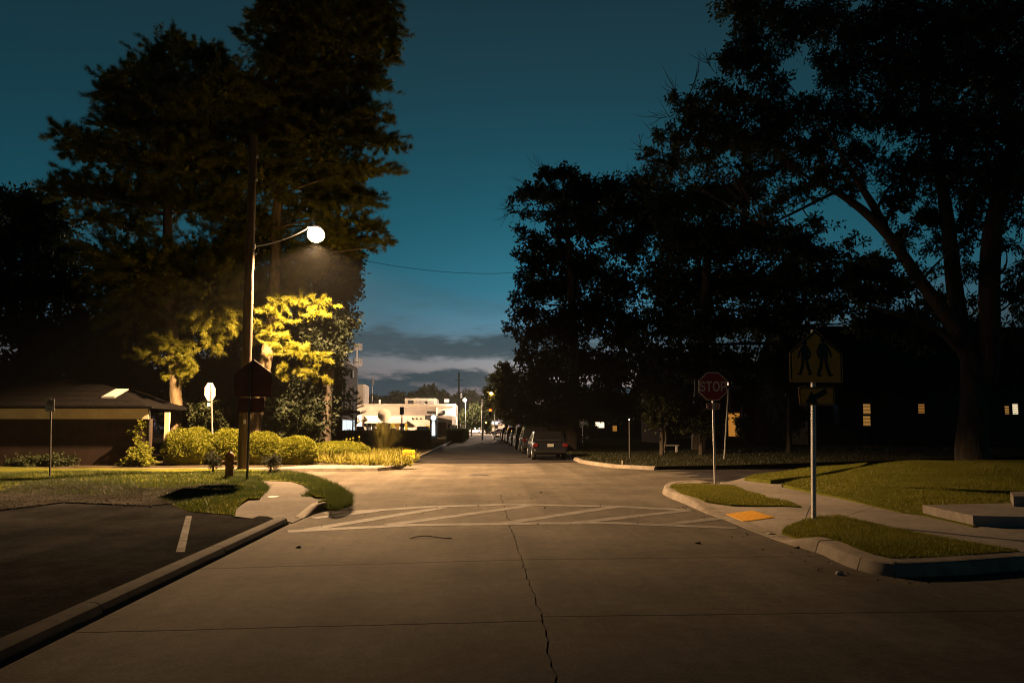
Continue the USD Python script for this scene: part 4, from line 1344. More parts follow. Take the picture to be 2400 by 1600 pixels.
tree("pine_tree", "tall pine with a warm lit trunk behind the leftmost rounded boxwood", [ba, at(410, 900, PA), at(398, 700, PA), at(393, 520, PA), at(398, 300, PA), at(405, 130, PA)], [.34, .27, .24, .2, .14, .04], clA, "pine_needle", 101, "tuft", dens=100, L=.25, W=.014, bark="bark_warm", branch=2.4, up=.1, jit=.05, k=8, inner=.62, inner_size=.3, span=(.5, 1.28), low=loA)
rowsB = [(640, 20, 60, 40), (560, 68, 26, 12), (600, 55, 40, 22), (720, 10, 90, 60), (820, 20, 80, 60), (885, 10, 30, 40), (680, 90, 80, 60), (780, 100, 90, 60), (870, 90, 50, 50), (900, 110, 26, 34), (885, 60, 30, 30), (640, 130, 60, 50), (700, 180, 90, 60), (800, 180, 80, 50), (860, 165, 40, 28), (875, 195, 22, 12),
         (620, 220, 80, 60), (720, 260, 90, 50), (810, 250, 60, 36), (840, 275, 46, 26), (880, 270, 30, 12), (640, 320, 80, 60), (740, 330, 90, 44), (830, 320, 60, 30), (880, 325, 40, 18), (910, 335, 24, 10), (660, 410, 50, 40), (740, 400, 80, 40), (820, 390, 60, 28), (870, 395, 40, 16), (905, 392, 18, 9),
         (600, 400, 60, 50), (760, 450, 80, 34), (820, 445, 50, 22), (840, 470, 30, 14), (700, 480, 60, 30), (780, 510, 60, 34), (840, 520, 40, 22), (870, 545, 30, 16), (890, 565, 14, 8), (830, 560, 40, 16), (600, 520, 70, 50), (640, 560, 60, 40), (560, 600, 70, 50), (760, 560, 60, 36), (690, 620, 80, 40), (620, 650, 60, 40)]
lowB = [(640, 690, 46, 26, -1.8), (690, 690, 40, 22, -1.6), (735, 700, 40, 20, -1.4), (625, 720, 26, 22, -2.6), (650, 740, 26, 14, -1.9), (720, 720, 34, 12, -2.1), (610, 770, 34, 20, -2.3), (645, 775, 32, 18, -2.4), (590, 775, 20, 16, -1.9), (655, 800, 40, 20, -2.6), (690, 800, 34, 14, -2.5), (630, 800, 24, 14, -2.5), (680, 820, 40, 16, -2.7), (715, 815, 34, 12, -2.5), (740, 828, 26, 9, -2.4), (660, 845, 28, 14, -2.6), (690, 850, 30, 14, -2.7), (720, 848, 26, 11, -2.6), (735, 868, 20, 10, -2.6), (755, 878, 12, 6, -2.6), (650, 870, 16, 10, -2.6), (600, 740, 24, 20, -2.4)]
clB = cl(rowsB, PB, seed=3, spread=1.5, grow=1.42) 
loB = cl(lowB, PB, seed=4, flat=.75)
bb = at(595, 1050, PB)
bb[2] = .05
tree("pine_tree", "tall pine behind the street lamp with bright yellow lit low boughs", [bb, at(601, 960, PB), at(622, 850, PB), at(645, 640, PB), at(650, 480, PB), at(690, 250, PB), at(740, -60, PB)], [.33, .29, .25, .23, .2, .15, .05], clB, "pine_needle", 102, "tuft", dens=100, L=.25, W=.014, bark="bark_warm", branch=2.4, up=.1, jit=.05, k=8, inner=.62, inner_size=.3, span=(.5, 1.28), low=loB)
# broadleaf evergreen right of the pines
rowsC = [(780, 600, 44, 40), (808, 610, 24, 30), (760, 660, 60, 50), (808, 660, 22, 34), (750, 740, 60, 50), (800, 730, 20, 26), (818, 748, 8, 8), (745, 800, 50, 40), (785, 790, 20, 30), (745, 850, 38, 40), (720, 900, 50, 50), (780, 560, 50, 30), (700, 960, 60, 50), (735, 960, 30, 40)]
C0 = at(760, 1040, 33)
C0[2] = .05
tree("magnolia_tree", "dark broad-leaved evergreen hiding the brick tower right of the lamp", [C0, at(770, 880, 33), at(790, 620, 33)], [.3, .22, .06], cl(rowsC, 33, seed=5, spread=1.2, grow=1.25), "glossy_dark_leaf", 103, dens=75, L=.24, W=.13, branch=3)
# left edge trees
rowsD = [(30, 470, 50, 36), (90, 480, 50, 40), (110, 520, 60, 50), (40, 560, 70, 60), (140, 590, 60, 50), (60, 660, 80, 70), (170, 670, 70, 60), (60, 770, 80, 70), (180, 770, 80, 70), (50, 850, 80, 40), (260, 640, 50, 40), (-40, 520, 70, 70), (-40, 650, 70, 70)]
D0 = at(80, 1060, 37)
D0[2] = .05
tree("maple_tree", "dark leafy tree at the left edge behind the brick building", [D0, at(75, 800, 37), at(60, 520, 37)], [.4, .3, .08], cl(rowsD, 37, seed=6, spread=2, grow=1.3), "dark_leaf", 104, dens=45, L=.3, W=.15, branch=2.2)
rowsE = [(300, 760, 90, 60), (260, 820, 90, 50), (400, 760, 90, 60), (520, 750, 90, 70), (620, 850, 90, 60), (540, 860, 90, 70), (450, 900, 80, 60), (340, 880, 60, 50), (680, 760, 80, 60), (700, 900, 90, 60), (600, 950, 90, 50), (500, 960, 80, 50), (420, 960, 40, 60), (560, 690, 80, 50), (660, 680, 70, 40), (150, 850, 90, 50), (20, 880, 60, 40), (230, 880, 90, 40)]
E0 = at(520, 1040, 41)
E0[2] = .05
tree("oak_tree", "broad dark tree filling the gap behind the two pines", [E0, at(520, 900, 41), at(510, 740, 41)], [.4, .3, .1], cl(rowsE, 41, seed=7, spread=2, grow=1.3), "dark_leaf", 105, dens=38, L=.34, W=.18, branch=2)

# the big tree on the right
R5 = 27.0
rowsR = [(1690, 20, 50, 40), (1760, 30, 60, 50), (1720, 80, 40, 40), (1830, 60, 60, 60), (1900, 40, 60, 50), (1970, 80, 60, 60), (2050, 40, 70, 60), (2140, 60, 80, 70), (2230, 50, 80, 70), (2320, 60, 80, 80), (1690, 130, 40, 40), (1665, 155, 16, 20), (1740, 150, 50, 40), (1780, 190, 40, 30), (1900, 150, 40, 40), (1950, 170, 50, 50), (2040, 150, 70, 60), (2130, 170, 80, 70), (2240, 170, 80, 80), (2330, 190, 70, 80),
         (1640, 205, 34, 24), (1570, 230, 40, 20), (1545, 228, 12, 10), (1600, 260, 50, 30), (1680, 230, 60, 40), (1760, 260, 60, 40), (1850, 250, 60, 40), (1940, 270, 60, 50), (2040, 260, 70, 60), (2140, 290, 80, 70), (2240, 300, 80, 80), (2340, 310, 70, 80), (1530, 310, 30, 22), (1590, 320, 60, 30), (1680, 310, 60, 34), (1780, 310, 60, 40), (1870, 340, 60, 40),
         (1490, 360, 24, 20), (1540, 370, 50, 26), (1620, 370, 50, 24), (1720, 390, 50, 24), (1500, 400, 30, 16), (1800, 380, 50, 30), (1900, 400, 50, 30), (1980, 360, 50, 40), (2080, 390, 60, 50), (2170, 400, 70, 60), (2270, 420, 70, 70), (2345, 420, 30, 60), (1840, 440, 50, 24), (1790, 470, 40, 20), (1960, 430, 40, 26), (2050, 470, 40, 30), (2130, 500, 40, 34), (2090, 540, 30, 22), (2230, 500, 40, 40), (2200, 560, 30, 20), (2170, 620, 26, 18), (2330, 500, 26, 26), (2310, 570, 34, 16), (2340, 620, 30, 30), (1960, 555, 26, 14), (1880, 510, 40, 16), (2010, 590, 20, 10), (2330, 680, 40, 40), (2345, 760, 30, 40), (2150, 565, 34, 22), (2115, 625, 26, 18), (2232, 620, 30, 26), (2185, 690, 24, 18), (2065, 560, 26, 14), (2240, 700, 24, 30), (1700, 330, 60, 30), (1760, 330, 50, 30), (1640, 290, 50, 26)]
r0 = at(2290, 1108, R5)
r0[2] = .3
lim = [(dl([(2238, 860), (2185, 740), (2110, 640), (2040, 540), (1990, 490), (1920, 440), (1840, 400)], R5), [.36, .30, .25, .22, .19, .13, .05]),
       (dl([(2040, 540), (2010, 480), (1985, 440, -1), (1960, 400, -2), (1900, 300, -2)], R5), [.16, .15, .12, .09, .03]),
       (dl([(2235, 850, .2), (2205, 740, .3), (2190, 640, .5), (2180, 540, .5), (2160, 400, .6), (2130, 200, .4)], R5), [.36, .33, .29, .24, .16, .05]),
       (dl([(2262, 880), (2272, 740, -.3), (2274, 600, -.5), (2285, 500, -.6), (2310, 400, -1), (2330, 250, -1.4)], R5), [.40, .38, .36, .33, .22, .08]),
       (dl([(2200, 800, -.2), (2120, 740, -1), (2040, 715, -1.6), (1960, 690, -2)], R5), [.16, .12, .08, .02]),
       (dl([(1920, 440), (1860, 470, -.6), (1800, 500, -.8), (1760, 520, -1)], R5), [.08, .06, .05, .02])]
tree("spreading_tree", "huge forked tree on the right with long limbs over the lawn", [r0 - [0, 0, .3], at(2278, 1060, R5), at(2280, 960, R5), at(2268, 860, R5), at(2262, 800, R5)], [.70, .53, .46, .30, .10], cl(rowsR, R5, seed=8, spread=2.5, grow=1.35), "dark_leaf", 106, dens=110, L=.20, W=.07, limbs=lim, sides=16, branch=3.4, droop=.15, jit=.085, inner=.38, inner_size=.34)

# tree mass right of the street
C6 = 47.0
rowsT = [(1250, 400, 26, 16), (1225, 440, 30, 22), (1190, 460, 22, 12), (1290, 395, 26, 16), (1330, 420, 40, 22), (1270, 450, 50, 26), (1350, 460, 60, 30), (1400, 440, 50, 30), (1430, 480, 50, 36), (1300, 490, 50, 20), (1200, 490, 26, 10), (1250, 500, 30, 14), (1360, 520, 60, 40), (1440, 560, 50, 50), (1480, 430, 50, 30), (1500, 500, 60, 50), (1290, 530, 30, 16),
         (1200, 540, 14, 20), (1230, 560, 30, 24), (1195, 590, 20, 14), (1240, 610, 40, 34), (1290, 580, 40, 30), (1200, 640, 18, 18), (1230, 670, 34, 30), (1185, 690, 20, 16), (1210, 720, 34, 24), (1280, 660, 40, 40), (1175, 745, 18, 12), (1190, 765, 18, 12), (1230, 770, 36, 30), (1290, 750, 50, 50), (1340, 620, 50, 50), (1360, 720, 60, 60), (1420, 660, 50, 50), (1440, 760, 60, 60), (1210, 820, 24, 30), (1260, 840, 50, 40), (1330, 830, 60, 50), (1410, 850, 60, 50), (1230, 890, 40, 40), (1300, 910, 60, 40), (1380, 920, 60, 40), (1210, 930, 30, 30), (1330, 950, 36, 24), (1280, 962, 40, 24), (1440, 935, 50, 24), (1230, 965, 30, 18)]
t0 = at(1340, 1030, C6)
t0[2] = .1
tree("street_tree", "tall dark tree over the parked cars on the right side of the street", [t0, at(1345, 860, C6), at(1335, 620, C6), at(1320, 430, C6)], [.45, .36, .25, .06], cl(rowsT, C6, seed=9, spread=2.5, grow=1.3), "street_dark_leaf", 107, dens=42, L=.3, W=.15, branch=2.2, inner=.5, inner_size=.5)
C7 = 41.0
rowsU = [(1540, 470, 70, 50), (1620, 460, 70, 50), (1700, 450, 70, 40), (1560, 560, 70, 60), (1650, 550, 80, 60), (1740, 540, 70, 50), (1820, 560, 60, 40), (1880, 590, 50, 30), (1920, 590, 24, 20), (1600, 660, 80, 60), (1700, 650, 80, 60), (1800, 650, 70, 60), (1880, 650, 60, 40), (1950, 640, 40, 40), (1520, 640, 60, 60), (1540, 740, 70, 60), (1640, 750, 80, 50), (1740, 740, 70, 50), (1830, 720, 60, 40), (1900, 710, 50, 30), (1980, 620, 40, 30), (2020, 610, 40, 26), (2060, 660, 50, 40), (1990, 680, 50, 40), (2000, 740, 60, 30), (2080, 740, 60, 36), (1500, 830, 70, 50), (1590, 830, 70, 44), (1680, 830, 70, 36), (2150, 700, 40, 40), (2130, 780, 60, 30), (2300, 800, 60, 50), (2210, 760, 50, 40)]
u0 = at(1640, 1050, C7)
u0[2] = .3
tree("house_tree", "wide dark tree in front of the houses behind the stop sign", [u0, at(1645, 880, C7), at(1660, 600, C7), at(1680, 450, C7)], [.5, .4, .25, .06], cl(rowsU, C7, seed=10, spread=2.2, grow=1.3), "dark_leaf", 108, dens=42, L=.28, W=.13, branch=2.2, inner=.5, inner_size=.5)
rowsV = [(1160, 850, 22, 16), (1140, 870, 18, 16), (1175, 875, 30, 24), (1150, 905, 30, 24), (1125, 905, 16, 14), (1190, 910, 36, 30), (1165, 940, 30, 24), (1200, 955, 40, 24), (1130, 930, 16, 14), (1240, 960, 40, 20)]
v0 = at(1185, 1010, 95)
v0[2] = .1
tree("distant_street_tree", "smaller tree beyond the parked cars whose edge glows by the traffic light", [v0, at(1185, 940, 95), at(1175, 870, 95)], [.3, .22, .06], cl(rowsV + [(1178, 958, 30, 20), (1150, 948, 18, 16)], 95, seed=11, spread=2, grow=1.25), "street_leaf", 109, dens=26, L=.42, W=.22, branch=2, inner_size=.8)
for k, (x, y, rx, ry, lab) in enumerate([(1520, 930, 60, 60, "dim small tree left of the stop sign in the dark garden"), (1610, 960, 60, 46, "dim shrubby tree behind the stop sign post"), (1812, 850, 56, 70, "dark slender tree added to darken the left end of the gabled house")]):  # last tree put in to darken the lamplit end of the house
    t0 = at(x * K, 1045 * K, 36)
    t0[2] = .2
    tree("garden_tree", lab, [t0, at(x * K, y * K, 36)], [.12, .06], cl([(x, y, rx, ry), (x - 20, y - 26, rx * .6, ry * .6), (x + 24, y - 12, rx * .6, ry * .6), (x, y + 26, rx * .8, ry * .5)], 36, seed=20 + k, spread=.6), "street_dark_leaf", 120 + k, dens=70, L=.2, W=.1, branch=3)

def twigs(seed, spots, depth, length):
    rng = np.random.default_rng(seed)
    out = []
    for x, y, dx, dy in spots:
        p = at(x * K, y * K, depth)
        d0 = unit(_r * dx - _u * dy + rng.normal(0, .15, 3))
        for k in range(7):
            s0 = p + d0 * length * rng.uniform(-.3, .6)
            d = unit(d0 + rng.normal(0, .5, 3))
            L = length * rng.uniform(.35, .8)
            m = s0 + d * L * .5 + rng.normal(0, .05, 3) * L
            out.append(tube(curve([s0, m, s0 + d * L + [0, 0, .1 * L]], 6), np.linspace(.016, .005, 6), 4))
    return cat(out)


trees = {n: p for n, p in ((pp.GetPath().name, str(pp.GetPath())) for pp in stage.GetPrimAtPath("/World").GetChildren())}
obj("bare_twigs", twigs(1, [(1195, 455, -1, .1), (1215, 430, -1, -.8), (1185, 470, -1, .5), (1240, 390, -.6, -1), (1180, 480, -1, .6), (1450, 410, -.2, -1)], C6, 1.6), "bark", trees["street_tree"], kind="stuff")
obj("bare_twigs", twigs(2, [(1550, 215, -.4, -1), (1530, 270, -1, -.3), (1590, 200, .2, -1), (1505, 300, -1, .1), (1500, 350, -1, -.2), (1640, 165, -.6, -1)], R5, 1.2), "bark", trees["spreading_tree"], kind="stuff")

rw = np.random.default_rng(8)
rows = [(x + rw.uniform(-10, 10), rw.uniform(945, 965), rw.uniform(34, 48), rw.uniform(26, 38)) for x in range(1240, 2420, 42)] + [(x, 975, 40, 22) for x in range(1260, 2420, 50)]
obj("far_wood", crown(300, cl(rows, 125, seed=1, spread=6), "leaf", 5, 1.0, .6, branch=1, inner=.05, inner_size=1.6), "dark_leaf", kind="stuff", label="dark wood on the horizon behind the houses on the right", cat="wood")
rows = [(x + rw.uniform(-10, 10), rw.uniform(930, 960), rw.uniform(34, 48), rw.uniform(30, 44)) for x in range(-60, 760, 42)]
obj("far_wood", crown(301, cl(rows, 110, seed=2, spread=5), "leaf", 5, 1.0, .6, branch=1, inner=.05, inner_size=1.6), "dark_leaf", kind="stuff", label="dark wood behind the pines and the brick building on the left", cat="wood")

# little conifer in front of the white window
ci = thing("young_conifer", "bare young conifer silhouetted against the bright shop window", "tree", loc=at(827, 1006, 47) * [1, 1, 0] + [0, 0, .1])
cb = locs[ci]
obj("trunk", tube([cb, at(828, 905, 47)], [.07, .015], 6), "bark", ci)
rr_ = np.random.default_rng(55)
ps, ds = [], []
for k in range(26):
    t = k / 26
    q = at(828, 1000 - 90 * t, 47)
    a = rr_.uniform(0, 2 * np.pi)
    ln = .15 + .95 * (1 - t)
    tip = q + np.array([math.cos(a) * ln, math.sin(a) * ln, ln * .35])
    obj("bough", tube([q, (q + tip) / 2 + [0, 0, -.03], tip], [.02, .014, .006], 5), "bark", ci)
    for s in np.linspace(.3, 1, 12):
        ps.append(q + (tip - q) * s)
        ds.append(unit(tip - q))
obj("needles", tuft_mesh(np.array(ps), np.array(ds), .22, .03, 5, rr_), "dark_leaf", ci)

# ------------------------------------------------------------------ buildings at the end of the street
def fbox(px0, py0, px1, py1, Y, depth, proud=0.0):
    a, b = PY(px0, py0, Y), PY(px1, py1, Y)
    return box(a[0], b[0], Y - proud, Y + depth, b[2], a[2])


bt = thing("brick_tower_building", "dark tall brick building left of the lit white shops, with a glowing shop window", "building", loc=PY(790, 1010, 66) * [1, 1, 0])
def PX(px, py, X):
    d = ray(px, py)
    return CAM + d * (X / d[0])


XT = PY(800, 1000, 66)[0]
ztop = PY(800, 846, 66)[2]
obj("wall", box(XT - 16, XT, 66, 74.2, 0, ztop), "brick_wall", bt)
obj("parapet", box(XT - 16.1, XT + .08, 65.9, 74.3, ztop + .001, ztop + .22), "house_trim", bt)


def sbx(px0, py0, px1, py1, thick, off=0.0):
    """A panel on the side wall that looks onto the street."""
    a, b = PX(px0, py0, XT), PX(px1, py1, XT)
    zz0 = PX(px0, py1, XT)[2]
    return box(XT + off, XT + off + thick, a[1], b[1], zz0, a[2])


obj("lit_wall_panel", sbx(807, 903, 823, 957, .06), "bark_warm", bt)  # lighter panel standing for a lit stretch of the wall
obj("canopy", sbx(806, 960, 828, 966, .7), "roof_shingle", bt)
w = obj("shop_window", sbx(801, 982, 830, 1024, .05), "house_trim", bt)
for a, b in ((802, 809), (810.5, 819), (820.5, 829)):
    obj("pane", sbx(a, 984, b, 1022, .02, .051), "window_cold", w)
obj("downpipe", sbx(824, 866, 827, 885, .12), "stucco_white", bt)

YB = 122.0
wb = thing("white_shop_building", "long white lit shop block with awning and amber windows at the street's end", "building", loc=PY(950, 1010, YB) * [1, 1, 0])
obj("upper_wall", fbox(831, 951, 1066, 1030, YB, 18), "stucco_cream", wb)
obj("cornice", fbox(830, 946, 1067, 951, YB - .35, 18.4), "awning", wb)
obj("penthouse", fbox(949, 933, 1022, 946, YB + 4, 8), "stucco_cream", wb)
obj("penthouse_opening", fbox(956, 937.5, 969, 945.6, YB + 3.9, .095), "opening_dark", wb)
for a, b in ((975, 985), (986, 996), (1004, 1018)):
    obj("roof_unit", fbox(a, 938.5, b, 946, YB + 1.5, 1.5), "stucco_grey", wb)
obj("roof_vent", fbox(1041, 935, 1052, 943, YB + 4, 1), "galvanised", wb)
obj("chimney_pipe", fbox(888, 936, 892, 946, YB + 3, .4), "stucco_white", wb)
obj("middle_block", fbox(940, 953.5, 1022, 1030, YB - 4, 4), "stucco_grey", wb)
obj("front_block", fbox(842, 974, 1012, 1034, YB - 9, 9), "stucco_cream", wb)
obj("right_block", fbox(1020, 974, 1059, 1034, YB - 7, 7), "stucco_grey", wb)
obj("left_wing", fbox(822, 973, 848, 1034, YB - 11, 10), "stucco_cream", wb)
obj("corner_shop", fbox(1059.5, 975, 1067, 1034, YB - 8, 7.9), "stucco_white", wb)
xe = PY(1066, 951, YB)[0]
obj("side_wall", box(xe + .001, xe + .06, YB + .02, YB + 18, 0, PY(1066, 951.5, YB)[2]), "stucco_white", wb)
aw = trimesh.convex.convex_hull(np.array([PY(853, 984, YB - 9.02), PY(953, 984, YB - 9.02), PY(853, 991, YB - 10.3), PY(953, 991, YB - 10.3), PY(853, 991.5, YB - 9.02), PY(953, 991.5, YB - 9.02)]))
obj("awning", aw, "awning", wb)
for k in range(16):
    x = 854 + k * 6.2
    a, b = PY(x, 984, YB - 9.03), PY(x + 2.4, 991, YB - 10.32)
    obj("awning_rib", trimesh.convex.convex_hull(np.array([PY(x, 983.8, YB - 9.05), PY(x + 1.2, 983.8, YB - 9.05), PY(x + 1.4, 990.8, YB - 10.36), PY(x + 2.6, 990.8, YB - 10.36), PY(x, 984.6, YB - 9.05), PY(x + 2.6, 991.3, YB - 10.36)])), "stucco_white", wb)
edges = [850, 860, 870.5, 881.5, 893, 904, 915, 926, 937, 948, 955]
for k, (a, b) in enumerate(zip(edges[:-1], edges[1:])):
    m = "window_amber" if k in (3, 6, 9) else ("window_orange" if k in (7,) else "opening_dark")
    obj("window_pane", fbox(a + .8, 991.8, b - .8, 1012, YB - 9.06, .05), m, wb)
    obj("mullion", fbox(a - .7, 991.6, a + .7, 1013, YB - 9.15, .14), "stucco_white", wb)
for x in (967.5, 976.5, 986.5):
    c = PY(x, 981, YB - 9.05)
    obj("round_opening", place(prism(Point(0, 0).buffer(.16, quad_segs=5), .04), c, (1, 0, 0), (0, 0, 1)), "opening_dark", wb)
obj("door_glow", fbox(999, 997, 1006.5, 1008, YB - 9.06, .05), "window_amber", wb)
obj("shop_front_band", fbox(972, 995, 998, 1010, YB - 9.08, .07), "awning", wb)
obj("vent_box", fbox(1000.5, 963, 1013, 968, YB - 4.6, .6), "opening_dark", wb)
obj("vent_box", fbox(1023, 968.5, 1041, 972, YB - 1, .9), "opening_dark", wb)
obj("shed", fbox(996, 973, 1008, 982.5, YB - 10, .9), "dark_metal", wb)
for a, b in ((1037.5, 1041), (1038, 1042)):
    pass
obj("small_window", fbox(1037, 962, 1043, 970, YB - .12, .1), "opening_dark", wb)
obj("doorway", fbox(1026, 990, 1046, 1022, YB - 7.06, .05), "brick_wall", wb)
obj("doorway", fbox(1050, 993, 1056.5, 1022, YB - 7.06, .05), "opening_dark", wb)
obj("wall_sign", fbox(1057, 995, 1063, 1004.5, YB - 8.3, .2), "opening_dark", wb)
obj("wall_sign", fbox(1067.5, 996, 1071.5, 1004, YB - 8.2, .15), "opening_dark", wb)
wt = thing("white_tower", "slim pale tower with stacked dark windows behind the brick building", "building", loc=PY(842, 1000, 140) * [1, 1, 0])
obj("wall", fbox(831, 900, 850, 1020, 140, 5), "stucco_cream", wt)
obj("side_wall", fbox(841, 902, 852, 1020, 140.5, 6), "stucco_grey", wt)
for a, b in ((908, 918), (920, 931), (933, 942)):
    obj("window", fbox(834.5, a, 838, b, 139.9, .09), "opening_dark", wt)

# pylon sign
YP = 92
ps_ = thing("pylon_sign", "tall grey pylon sign with a glowing round emblem and lit letters", "sign", loc=PY(1015, 1028, YP) * [1, 1, 0])
obj("body", fbox(1010, 976, 1024, 1031, YP, .5), "stucco_grey", ps_)
c = PY(1016, 978.5, YP - .06)
obj("round_emblem", place(prism(Point(0, 0).buffer(.37, quad_segs=8), .05), c, (1, 0, 0), (0, 0, 1)), "sign_glow", ps_)
obj("emblem_rim", place(prism(Point(0, 0).buffer(.43, quad_segs=8), .06), c + [0, .07, 0], (1, 0, 0), (0, 0, 1)), "stucco_grey", ps_)
for k, (y, w_, h_) in enumerate([(990, 6, 7), (997.5, 7.5, 7), (1004, 7.5, 5.5), (1010.5, 7.5, 6.5), (1017, 7.5, 7)]):
    c = PY(1016, y, YP - .03)
    s = YP / FPX
    g = rounded(w_ * s, h_ * s, .09)
    if k in (1, 3, 4):
        g = g.difference(Point(0, 0).buffer(.06))
    obj("lit_letter", place(prism(g, .05), c, (1, 0, 0), (0, 0, 1)), "sign_glow", ps_)
obj("side_post", fbox(1008, 972, 1010, 1036, YP - .1, .3), "dark_metal", ps_)
bs = thing("dark_box_sign", "dark square sign on a post in front of the white shops", "sign", loc=PY(942, 1012, 70) * [1, 1, 0])
obj("panel", fbox(937, 953, 946.5, 971, 70, .15), "sign_black", bs)
obj("post", fbox(940.5, 971, 942.7, 1040, 70.03, .09), "dark_metal", bs)

# cell tower
YC = 210
ct = thing("cell_tower", "cell tower with two rings of antenna panels above the white tower", "tower", loc=PY(837, 1000, YC) * [1, 1, 0])
for dx in (-1.6, 1.6):
    obj("mast", tube([PY(835.5 + dx, 990, YC), PY(836.5 + dx * .6, 806, YC)], .16, 6), "cell_panel", ct)
for k in range(14):
    y = 985 - k * 13
    obj("strut", tube([PY(833.9, y, YC), PY(837.1, y - 6, YC)], .06, 4), "cell_panel", ct)
for zc, half in ((813, 8), (849, 9)):
    for k in range(6):
        a = k * math.pi / 3
        c = PY(838.5, zc, YC) + [math.cos(a) * 1.15, math.sin(a) * 1.1, 0]
        h = half * YC / FPX
        obj("antenna_panel", box(c[0] - .24, c[0] + .24, c[1] - .1, c[1] + .1, c[2] - h, c[2] + h), "cell_panel", ct)
    c = PY(838.5, zc, YC)
    obj("platform", lathe([(1.15, -.08), (1.25, -.08), (1.25, .08), (1.15, .08), (1.15, -.08)], 12, c), "dark_metal", ct)
fp = thing("flagpole", "thin flagpole with a limp pale flag above the white shops", "flagpole", loc=PY(871, 1000, 150) * [1, 1, 0])
obj("pole", tube([PY(870.5, 1000, 150), PY(873.5, 880, 150)], .06, 6), "galvanised", fp)
fq = np.array([PY(x, y, 150 + .15 * (k % 2)) for k, (x, y) in enumerate([(873.4, 881), (877, 890), (873.2, 893), (876.5, 903), (873.8, 900)])])
obj("flag", (fq, np.array([[0, 1, 2], [2, 1, 3], [2, 3, 4]])), "flag_cloth", fp)

# far utility pole, lamps, signals
YU = 132
u1 = thing("far_utility_pole", "tall dark utility pole beside the white shopfront with a transformer", "utility pole", loc=PY(1075.5, 1010, YU) * [1, 1, 0])
obj("pole", tube([PY(1075.5, 1018, YU), PY(1075.5, 872, YU)], [.2, .14], 8), "utility_wood", u1)
c = PY(1081, 927, YU)
obj("transformer", tube([c - [0, 0, .42], c + [0, 0, .42]], .22, 10), "galvanised", u1)
obj("crossarm", box(c[0] - 1.2, c[0] + .3, c[1] - .06, c[1] + .06, c[2] + 3.0, c[2] + 3.1), "utility_wood", u1)


def glow_lamp(name, label, px, py, Y, r, mat, base_px=None, arm=0, catg="street lamp", ground=0.0, polemat="galvanised"):
    c = PY(px, py, Y)
    bx = PY(base_px, py, Y)[0] if base_px else c[0]
    t = thing(name, label, catg, loc=(bx, Y + .3, ground))
    obj("pole", tube([[bx, Y + .3, ground], [bx, Y + .3, c[2] + r + .25]], [.09, .06], 8), polemat, t)
    obj("arm", tube([[bx, Y + .3, c[2] + r + .2], [c[0], Y, c[2] + r + .12]], .04, 6), polemat, t)
    obj("hood", lathe([(0, r * 1.3), (r * .8, r * 1.1), (r * 1.25, r * .55), (r * 1.2, r * .5), (0, r * .9)], 12, c), "lamp_housing", t)
    obj("bulb", (lambda m: (np.array(m.vertices) * r + c, np.array(m.faces)))(trimesh.creation.icosphere(2)), mat, t)
    return t


glow_lamp("shop_lamp", "bright white lamp on a thin pole above the street tree", 1089, 937, 121, .26, "far_lamp_white", base_px=1091)
glow_lamp("corner_lamp", "warm lamp glowing against the tree above the red traffic light", 1151, 921, 93, .17, "far_lamp_amber", base_px=1160)
# lamps of the car park, standing behind the brick tower and the big tree, light the shops
glow_lamp("car_park_lamp", "car park lamp behind the magnolia that lights the shops", 775, 905, 98, .22, "lot_lamp", group=None) if False else None
cp1 = glow_lamp("car_park_lamp", "car park lamp standing behind the brick tower building", 792, 925, 104, .24, "lot_lamp")
cp2 = glow_lamp("street_end_lamp", "lamp at the far crossing hidden behind the street trees", 1212, 900, 190, .34, "crossing_lamp")


def signal(label, px, py, Y, lit, base_px, mat_index):
    c = PY(px, py, Y)
    t = thing("traffic_light", label, "traffic light", loc=(PY(base_px, py, Y)[0], Y + .2, 0))
    bx = PY(base_px, py, Y)[0]
    obj("pole", tube([[bx, Y + .2, 0], [bx, Y + .2, c[2] + 1.4]], [.12, .09], 8), "galvanised", t)
    obj("mast_arm", tube([[bx, Y + .2, c[2] + 1.0], [c[0], Y + .2, c[2] + .9]], .06, 6), "galvanised", t)
    z0 = c[2] + (.35, 0, -.35)[mat_index] * 0
    h = rbox(c[0] - .2, c[0] + .2, Y - .0, Y + .25, c[2] - .75, c[2] + .35, .04)
    obj("signal_head", h, "dark_metal", t)
    for k in range(3):
        q = np.array([c[0], Y - .03, c[2] - .32 * k + (0 if mat_index == 0 else .32 * mat_index)])
        obj("signal_lens", place(prism(Point(0, 0).buffer(.17, quad_segs=5), .03), q, (1, 0, 0), (0, 0, 1)), lit if k == mat_index else "sign_black", t)
        obj("visor", tube([q + [0, -.22, .1], q + [0, .02, .1]], .15, 8, caps=False), "dark_metal", t)
    return t


signal("traffic light showing red at the far crossing", 1149, 961, 92, "signal_red", 1131, 0)
signal("traffic light lit amber low behind the red one", 1139, 990, 120, "signal_amber", 1131, 1)
wp = thing("wooden_pole_far", "pale utility pole with a short crossarm near the traffic lights", "utility pole", loc=PY(1131, 1010, 146) * [1, 1, 0])
obj("pole", tube([PY(1131, 1016, 146), PY(1130, 932, 146)], [.2, .15], 8), "pole_wood", wp)
a = PY(1121, 938, 146)
b = PY(1133, 938, 146)
obj("crossarm", box(a[0], b[0], 145.7, 145.82, a[2] - .08, a[2] + .08), "pole_wood", wp)
